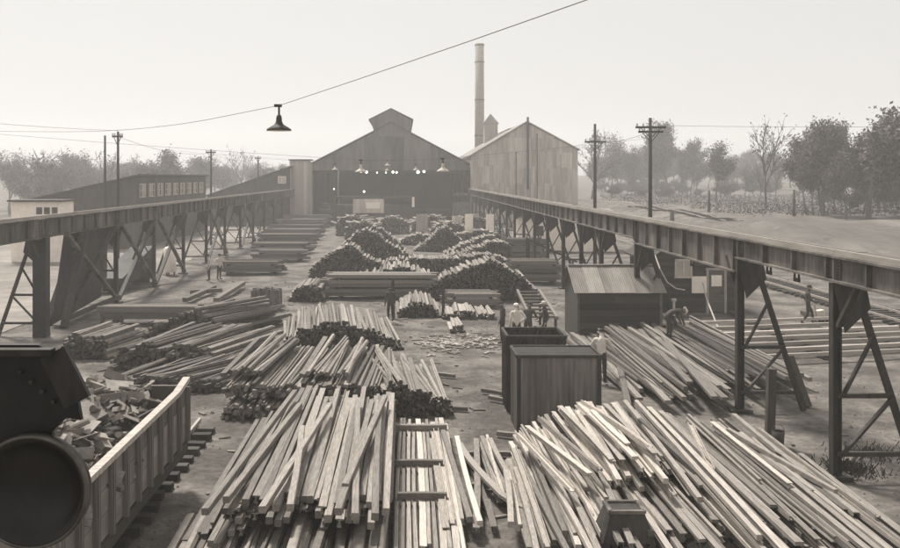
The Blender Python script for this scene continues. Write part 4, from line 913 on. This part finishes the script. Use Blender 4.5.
    # cap or hat as a child
    mm = MB(); top = hd + up * .055 * k
    Mr = Matrix((sd_, fw, up)).transposed()
    base = MB().lathe([(.098, 0), (.102, .03), (.095, .07), (.06, .1), (.001, .108)], (0, 0, 0), n=16)
    if hat == 'cap': base.plate([(-.075, .06, .0), (.075, .06, .0), (.06, .15, -.01), (0, .175, -.015), (-.06, .15, -.01)], (0, 0, .015))
    else: base.lathe([(.095, .0), (.165, -.005), (.165, .01), (.095, .02)], (0, 0, 0), n=18)
    base.v = [tuple(top + Mr @ (Vector(v) * k)) for v in base.v]
    base.build('cap' if hat == 'cap' else 'hat', cap, root, True)
    return root
BEND = dict(pel=(0, -.22, .88), sp=(0, -.08, 1.0), ch=(0, .14, 1.06), nk=(0, .31, 1.06), hd=(0, .41, 1.03), tp=(0, .52, 1.02), hipl=(-.1, -.22, .84), hipr=(.1, -.22, .84), knl=(-.13, -.1, .46), knr=(.14, -.12, .46), anl=(-.15, -.16, .09), anr=(.16, -.18, .09), tol=(-.16, .04, .05), tor=(.18, .02, .05),
            shl=(-.19, .22, 1.03), shr=(.19, .22, 1.03), ell=(-.22, .3, .76), elr=(.22, .28, .76), wrl=(-.16, .4, .52), wrr=(.16, .38, .52), hal=(-.14, .44, .43), har=(.14, .42, .43))
REACH = dict(ell=(-.24, .22, 1.2), wrl=(-.2, .45, 1.12), hal=(-.19, .54, 1.1), elr=(.26, .2, 1.2), wrr=(.22, .42, 1.08), har=(.21, .51, 1.05), sp=(0, .05, 1.13), ch=(0, .1, 1.31), nk=(0, .15, 1.47), hd=(0, .2, 1.56), tp=(0, .23, 1.66), shl=(-.19, .11, 1.4), shr=(.19, .11, 1.4))
WALK = dict(knl=(-.11, .18, .52), anl=(-.12, .2, .09), tol=(-.13, .39, .06), knr=(.11, -.02, .48), anr=(.12, -.28, .12), tor=(.13, -.1, .05), ell=(-.25, -.12, 1.15), wrl=(-.25, -.02, .92), hal=(-.25, .02, .83), elr=(.25, .1, 1.14), wrr=(.23, .3, 1.0), har=(.22, .38, .96))
SPREAD = dict(REACH, ell=(-.34, .14, 1.15), wrl=(-.42, .34, 1.0), hal=(-.44, .42, .97), elr=(.34, .14, 1.15), wrr=(.44, .3, .95), har=(.47, .37, .9))
HIPS = dict(elr=(.36, -.1, 1.18), wrr=(.2, .04, 1.0), har=(.14, .06, .97))
def pt(px, py, Z=0.0): return P(px, py, Z)
person('worker in dark clothes standing leftmost in the group behind the bins', pt(502.5, 344), 1.2, {}, 'shirt_dark', 'cap_dark')
person('worker in pale shirt and white cap seen from behind in the group at the bins', pt(516.5, 347), .1, HIPS, 'shirt_pale', 'white')
person('worker in dark shirt right behind the white-capped man in the group', pt(528, 345), -.5, REACH, 'shirt_dark', 'cap_dark')
person('worker leaning at the right end of the group by the bins', pt(545, 344), 1.5, WALK, 'shirt_dark', 'offwhite')
person('worker in pale shirt reaching over beside the tall corrugated bin', pt(601, 384), -.35, SPREAD, 'shirt_pale', 'cap_dark', hgt=1.82)
person('worker bending down on the sloping billet pile, white hat', pt(673, 338, .72), -1.45, BEND, 'shirt_dark', 'white', hat='hat')
person('worker in dark clothes walking near the spread-out rails at right', pt(808, 325), -1.9, WALK, 'shirt_dark', 'cap_dark', hgt=1.84)
person('dark-clad worker standing beside the small staked stack', pt(390.5, 322), .4, {}, 'shirt_dark', 'cap_dark', hgt=1.7)
person('left of two pale-shirted men far off under the left runway', pt(209, 281), 2.0, {}, 'offwhite', 'cap_dark')
person('right of two pale-shirted men far off under the left runway', pt(219, 280), -2.2, HIPS, 'offwhite', 'cap_dark')
# sack carried by the walking man
sk = thing('hand_truck', 'small pale hand truck beside the walking worker at right', 'hand truck', loc=pt(819, 323))
MB().bar((-.1, 0, .1), (-.25, 0, 1.1), .05).build('handle', 'wood_pale', sk); MB().box((.05, 0, .35), (.35, .4, .5), Euler((0, -.2, 0))).build('load', 'offwhite', sk)
for s in (-1, 1): MB().lathe([(.02, .02), (.14, .02), (.15, 0), (.14, -.02), (.02, -.02)], (0, s * .22, .15), 'Y', 14).build('wheel', 'steel_dark', sk)
# trestle frames among the group (ladder like rollers)
rb = thing('roller_table', 'ladder-like roller frame among the workers behind the bins', 'roller frame', loc=(XA(540, 38), 38.2, 0))
for s in (-1, 1): MB().bar((s * .55, -1.2, 1.0), (s * .5, 3.4, 1.55), .1, .14).build('side_rail', 'billet', rb)
for i in range(8): MB().tube((-.52, -1 + i * .58, 1.03 + i * .07), (.52, -1 + i * .58, 1.03 + i * .07), .05, n=8).build('roller', 'billet', rb)
for s in (-1, 1):
    for yy, zz in ((-1, 1.0), (3.2, 1.5)): MB().box((s * .52, yy, zz / 2), (.1, .1, zz)).build('leg', 'steel_dark', rb)

# ------------------------------------------------------------------ litter on the ground
m = MB()
for i in range(420):
    x, y = R(-12, 13), R(17, 60)
    if (x > 5.8 and y > 25 and y < 37): continue
    l_ = R(.06, .4) * (1.6 if random.random() < .08 else 1); m.box((x, y, terrain(x, y) + .025), (l_, R(.03, .1), R(.02, .05)), Euler((R(-.1, .1), R(-.1, .1), R(0, 6.3))), tone=R(.4, 1.3))
for i in range(260):
    c = random.choice([P(488, 342), P(460, 340), P(470, 345), P(448, 344), P(480, 339)]); x, y = c.x + random.gauss(0, 1.0), c.y + random.gauss(0, .9)
    m.box((x, y, terrain(x, y) + .03), (R(.08, .5), R(.04, .12), R(.02, .06)), Euler((R(-.2, .2), R(-.1, .1), R(0, 6.3))), tone=R(.8, 2.4))
g = MB()
for i in range(9000):
    y = 16 + 40 * random.random() ** 1.6; x = R(-13, 16)
    if noise.noise((x * .35, y * .35, 7)) < R(-.5, .25): continue
    r = R(.015, .05) * (1.8 if random.random() < .06 else 1); z = terrain(x, y); a = R(0, 6.3); c, d = math.cos(a) * r, math.sin(a) * r
    g.add([(x + c, y + d, z), (x - d * .8, y + c * .8, z), (x - c, y - d * .9, z), (x + d, y - c, z), (x + R(-.3, .3) * r, y, z + r * R(.5, 1.0))], [(0, 1, 4), (1, 2, 4), (2, 3, 4), (3, 0, 4)], tone=R(.35, 1.15))
tag(g.build('cinders', 'heapbar'), 'loose cinders and clods strewn over the yard ground', kind='stuff')
tag(m.build('ground_litter', 'heapbar'), 'chips and offcuts littering the yard ground', kind='stuff')
for k, (xa, ya, xb, yb) in enumerate([(482, 390, 505, 394), (489, 397, 510, 401), (497, 433, 517, 435), (438, 374, 455, 376), (432, 408, 468, 409)]):
    tag(bar(P(xa, ya, .08), P(xb, yb, .08), '', None, 'billet', 'sq', name='stray_bar'), ['stray bar on open ground nearest the tall bin', 'second stray bar on the open ground left of the bin', 'pale stray bar at the foot of the tall bin', 'short stray bar beside the spilled bars', 'dark stray bar below the spilled bars'][k], 'steel bar')
m = MB()
for (cx_, cy_, n_, sp, hh) in [(P(850, 470).x, P(850, 470).y, 420, .6, .22), (P(872, 455).x, P(872, 455).y, 200, .8, .2), (-9.5, 27, 60, .8, .15)]:
    for i in range(n_):
        x, y = cx_ + random.gauss(0, sp * .5), cy_ + random.gauss(0, sp * .5); a = R(0, 6.3); h_ = hh * R(.3, 1); ww = R(.006, .015); lx, ly = math.cos(a) * h_ * .5, math.sin(a) * h_ * .5
        m.add([(x - ww, y, 0), (x + ww, y, 0), (x + lx + ww * 2, y + ly, h_ * .7), (x + lx * 1.4, y + ly * 1.4, h_)], [(0, 1, 2, 3)], tone=R(.5, 1.6))
tag(m.build('weeds', 'weed'), 'clumps of dry weeds around the right runway columns', kind='stuff')

# ------------------------------------------------------------------ trees
def tree_mesh(seed, hgt, wid, nleaf, base=.2, bare=False, ls=.3):
    rr = random.Random(seed); tr = MB(); tips = []
    def grow(p, d, ln, r, lev):
        k = 3; q = p
        for i in range(k):
            d2 = (d + Vector((rr.gauss(0, .1), rr.gauss(0, .1), rr.gauss(0, .05)))).normalized(); e = q + d2 * ln / k
            tr.tube(q, e, max(r * (1 - .25 * i), .012), max(r * (1 - .25 * (i + 1)), .01), n=6 if lev < 2 else 4); q = e; d = d2
            if lev < 3 and (i > 0 or lev > 0):
                for b in range(rr.choice((1, 2, 2))):
                    a = rr.uniform(0, 6.28); sp = rr.uniform(.5, 1.0)
                    nd = (d * 1.0 + Vector((math.cos(a), math.sin(a), rr.uniform(-.1, .5))) * sp).normalized()
                    grow(e, nd, ln * rr.uniform(.55, .75), r * .5, lev + 1)
            if lev >= 2: tips.append(e)
        if lev < 3: grow(q, (d + Vector((0, 0, .2))).normalized(), ln * .7, r * .6, lev + 1)
    grow(Vector((0, 0, -.3)), Vector((0, 0, 1)), hgt * .36, hgt * .022, 0)
    xs = max(abs(t.x) for t in tips); ys = max(abs(t.y) for t in tips); zs = max(t.z for t in tips)
    fx, fy, fz_ = wid / 2 / xs, wid / 2 / ys, hgt / zs
    tr.v = [(x * fx if z > hgt * .1 else x, y * fy if z > hgt * .1 else y, z * fz_) for x, y, z in tr.v]
    tips = [Vector((t.x * fx, t.y * fy, t.z * fz_)) for t in tips]
    lf = MB(); clumps = [rr.choice(tips) for _ in range(max(6, nleaf // 60))]
    for i in range(nleaf):
        c = rr.choice(tips if (bare or i % 3) else clumps); sp = hgt * (.045 if not bare else .02)
        p = c + Vector((rr.gauss(0, sp), rr.gauss(0, sp), rr.gauss(0, sp * .8)))
        if p.z < hgt * base: continue
        n_ = Vector((rr.gauss(0, 1), rr.gauss(0, 1), rr.gauss(.4, 1))).normalized(); u = n_.orthogonal().normalized(); v = n_.cross(u); s = ls * rr.uniform(.5, 1.2)
        lf.add([p - u * s, p - v * s * .5, p + u * s, p + v * s * .5], [(0, 1, 2, 3)], tone=rr.uniform(.6, 1.5))
    return tr.mesh('trunk', 'bark'), lf.mesh('crown', 'leaf')
TM = {'round': [tree_mesh(s, 10, 8.5, 15000, .06, False, .19) for s in (1, 2, 3)], 'tall': [tree_mesh(s, 10, 4.2, 7000, .1, False, .19) for s in (4, 5)], 'shrub': [tree_mesh(s, 10, 13, 9000, .0, False, .22) for s in (21, 22)], 'bare': [tree_mesh(s, 10, 7, 260, .3, True, .2) for s in (6, 7, 8)], 'thin': [tree_mesh(s, 10, 6.5, 3200, .2, False, .16) for s in (9, 10)]}
def tree(label, kind, X, Y, top, wscale=1.0, group='trees beyond the yard'):
    z0 = terrain(X, Y); h = (top - z0) / 10
    t = thing('tree', label, 'tree', group, loc=(X, Y, z0), rz=R(0, 6.28)); t.scale = (h * wscale, h * wscale, h); a, b = random.choice(TM[kind])
    link('trunk', a, t); link('crown', b, t); return t
for (px, py, Y, kd, ws_, lb_) in [(822, 122, 96, 'round', .8, 'large dark leafy tree left of the one at the right edge'), (868, 112, 92, 'round', 1.3, 'dense dark tree at the right edge above the bank'), (806, 138, 110, 'tall', 1.1, 'narrow dark tree on the left flank of the right wood'), (905, 120, 95, 'round', 1.2, 'dense dark tree past the right edge wood'),
                              (766, 116, 120, 'bare', .8, 'tall bare tree rising above the dark wood at right'), (715, 144, 150, 'tall', 1.15, 'slim poplar-like tree standing alone right of the double-armed pole'), (668, 124, 200, 'round', .85, 'broad hazy tree behind the double-armed pole'), (635, 146, 210, 'thin', 1.0, 'hazy leafy tree between the two right poles'),
                              (690, 140, 205, 'round', .8, 'hazy round tree right of the double-armed pole'), (612, 134, 210, 'thin', 1.0, 'thin hazy tree beside the single-armed pole'), (592, 128, 170, 'bare', 1.2, 'bare branching tree beside the works building'), (655, 150, 215, 'thin', 1.1, 'low hazy tree behind the broad one'),
                              (760, 160, 150, 'bare', .9, 'slender bare tree right of the poplar'), (775, 158, 160, 'bare', .9, 'second slender bare tree right of the poplar'), (745, 165, 180, 'thin', 1.2, 'faint thin tree in the gap beside the poplar'), (846, 150, 92, 'thin', 1.0, 'loose low tree in front of the right wood')]:
    tree(lb_, kd, XA(px, Y), Y, ZA(py, Y), ws_)
for i in range(16):
    px = 812 + i * 7 + R(-4, 4); Y = R(98, 128); tree('dark tree massed in the right wood above the earth bank', random.choice(['round', 'round', 'tall']), XA(px, Y), Y, ZA(R(122, 165), Y), R(.65, .95), 'massed trees of the right wood')
for i in range(14):
    px = 608 + i * 6.5 + R(-4, 4); Y = R(210, 280); tree('hazy tree massed behind the two right poles', random.choice(['round', 'thin', 'thin']), XA(px, Y), Y, ZA(R(138, 168), Y), R(.8, 1.1), 'hazy trees behind the right poles')
for i in range(46):
    px = R(600, 915); Y = R(100, 150) if px > 800 else R(170, 230)
    X = XA(px, Y)
    if X < 38 and Y < 150: continue
    t = tree('low bush in the thicket below the trees on the right', 'shrub', X, Y, terrain(X, Y) + R(1.5, 3.8), R(.9, 1.4), 'thicket bushes on the right'); t.name = 'bush'; t['category'] = 'bush'
n_ = 0
for (px, py, Y, kd) in [(10, 150, 160, 'thin'), (45, 148, 170, 'bare'), (52, 160, 150, 'round'), (72, 156, 180, 'round'), (78, 148, 170, 'bare'), (92, 154, 175, 'thin'), (125, 158, 180, 'thin'), (140, 162, 170, 'round'), (167, 150, 165, 'tall'), (180, 160, 190, 'thin'), (195, 158, 200, 'round'), (222, 160, 210, 'thin'), (240, 146, 220, 'bare'), (250, 164, 210, 'round'), (270, 163, 230, 'thin'), (108, 150, 185, 'bare'), (25, 160, 180, 'round'), (285, 165, 240, 'round'), (155, 166, 150, 'round'), (60, 164, 140, 'thin')]:
    tree('faint autumn tree in the hazy row behind the left sheds', kd, XA(px, Y), Y, ZA(py, Y), R(1.0, 1.4), 'hazy trees behind the left sheds')
for i in range(70):
    Y = R(230, 330); px = R(585, 910); tree('far blurred tree in the wooded skyline on the right', random.choice(['round', 'thin', 'round', 'bare']), XA(px, Y), Y, ZA(R(150, 172), Y), R(1.0, 1.5), 'far trees on the right skyline')
for i in range(30):
    Y = R(240, 330); px = R(-10, 310); tree('far blurred tree in the wooded skyline on the left', random.choice(['round', 'thin', 'bare']), XA(px, Y), Y, ZA(R(160, 174), Y), R(1.1, 1.6), 'far trees on the left skyline')
m = MB()
for i in range(20000):
    Y = R(92, 200); px = R(600, 915); X = XA(px, Y)
    if X < 37 or Y < 96 or (px < 690 and Y < 130): continue
    b = terrain(X, Y); p = Vector((X, Y, b + abs(random.gauss(0, .5)) * max(.1, .8 + noise.noise((X * .1, Y * .1, 5))))); n3 = Vector((random.gauss(0, 1), random.gauss(0, 1), random.gauss(.3, 1))).normalized(); u = n3.orthogonal().normalized(); v = n3.cross(u); s = R(.06, .17)
    m.add([p - u * s, p - v * s * .5, p + u * s, p + v * s * .5], [(0, 1, 2, 3)], tone=R(.6, 1.3))
tag(m.build('undergrowth', 'weed'), 'dry undergrowth below the trees beyond the bank', kind='stuff')

# ------------------------------------------------------------------ haze
hz = bpy.data.materials.new('haze'); hz.use_nodes = True; n = hz.node_tree.nodes; n.remove(n['Principled BSDF'])
pv = n.new('ShaderNodeVolumePrincipled'); pv.inputs['Color'].default_value = (.99, .98, .965, 1); pv.inputs['Density'].default_value = 0.0014; pv.inputs['Anisotropy'].default_value = 0.25
hz.node_tree.links.new(pv.outputs[0], n['Material Output'].inputs['Volume']); MATS['haze'] = hz
tag(MB().box((0, 295, 17.5), (1180, 690, 38.5)).build('haze', 'haze'), 'thin smoky autumn haze over the yard', kind='stuff')
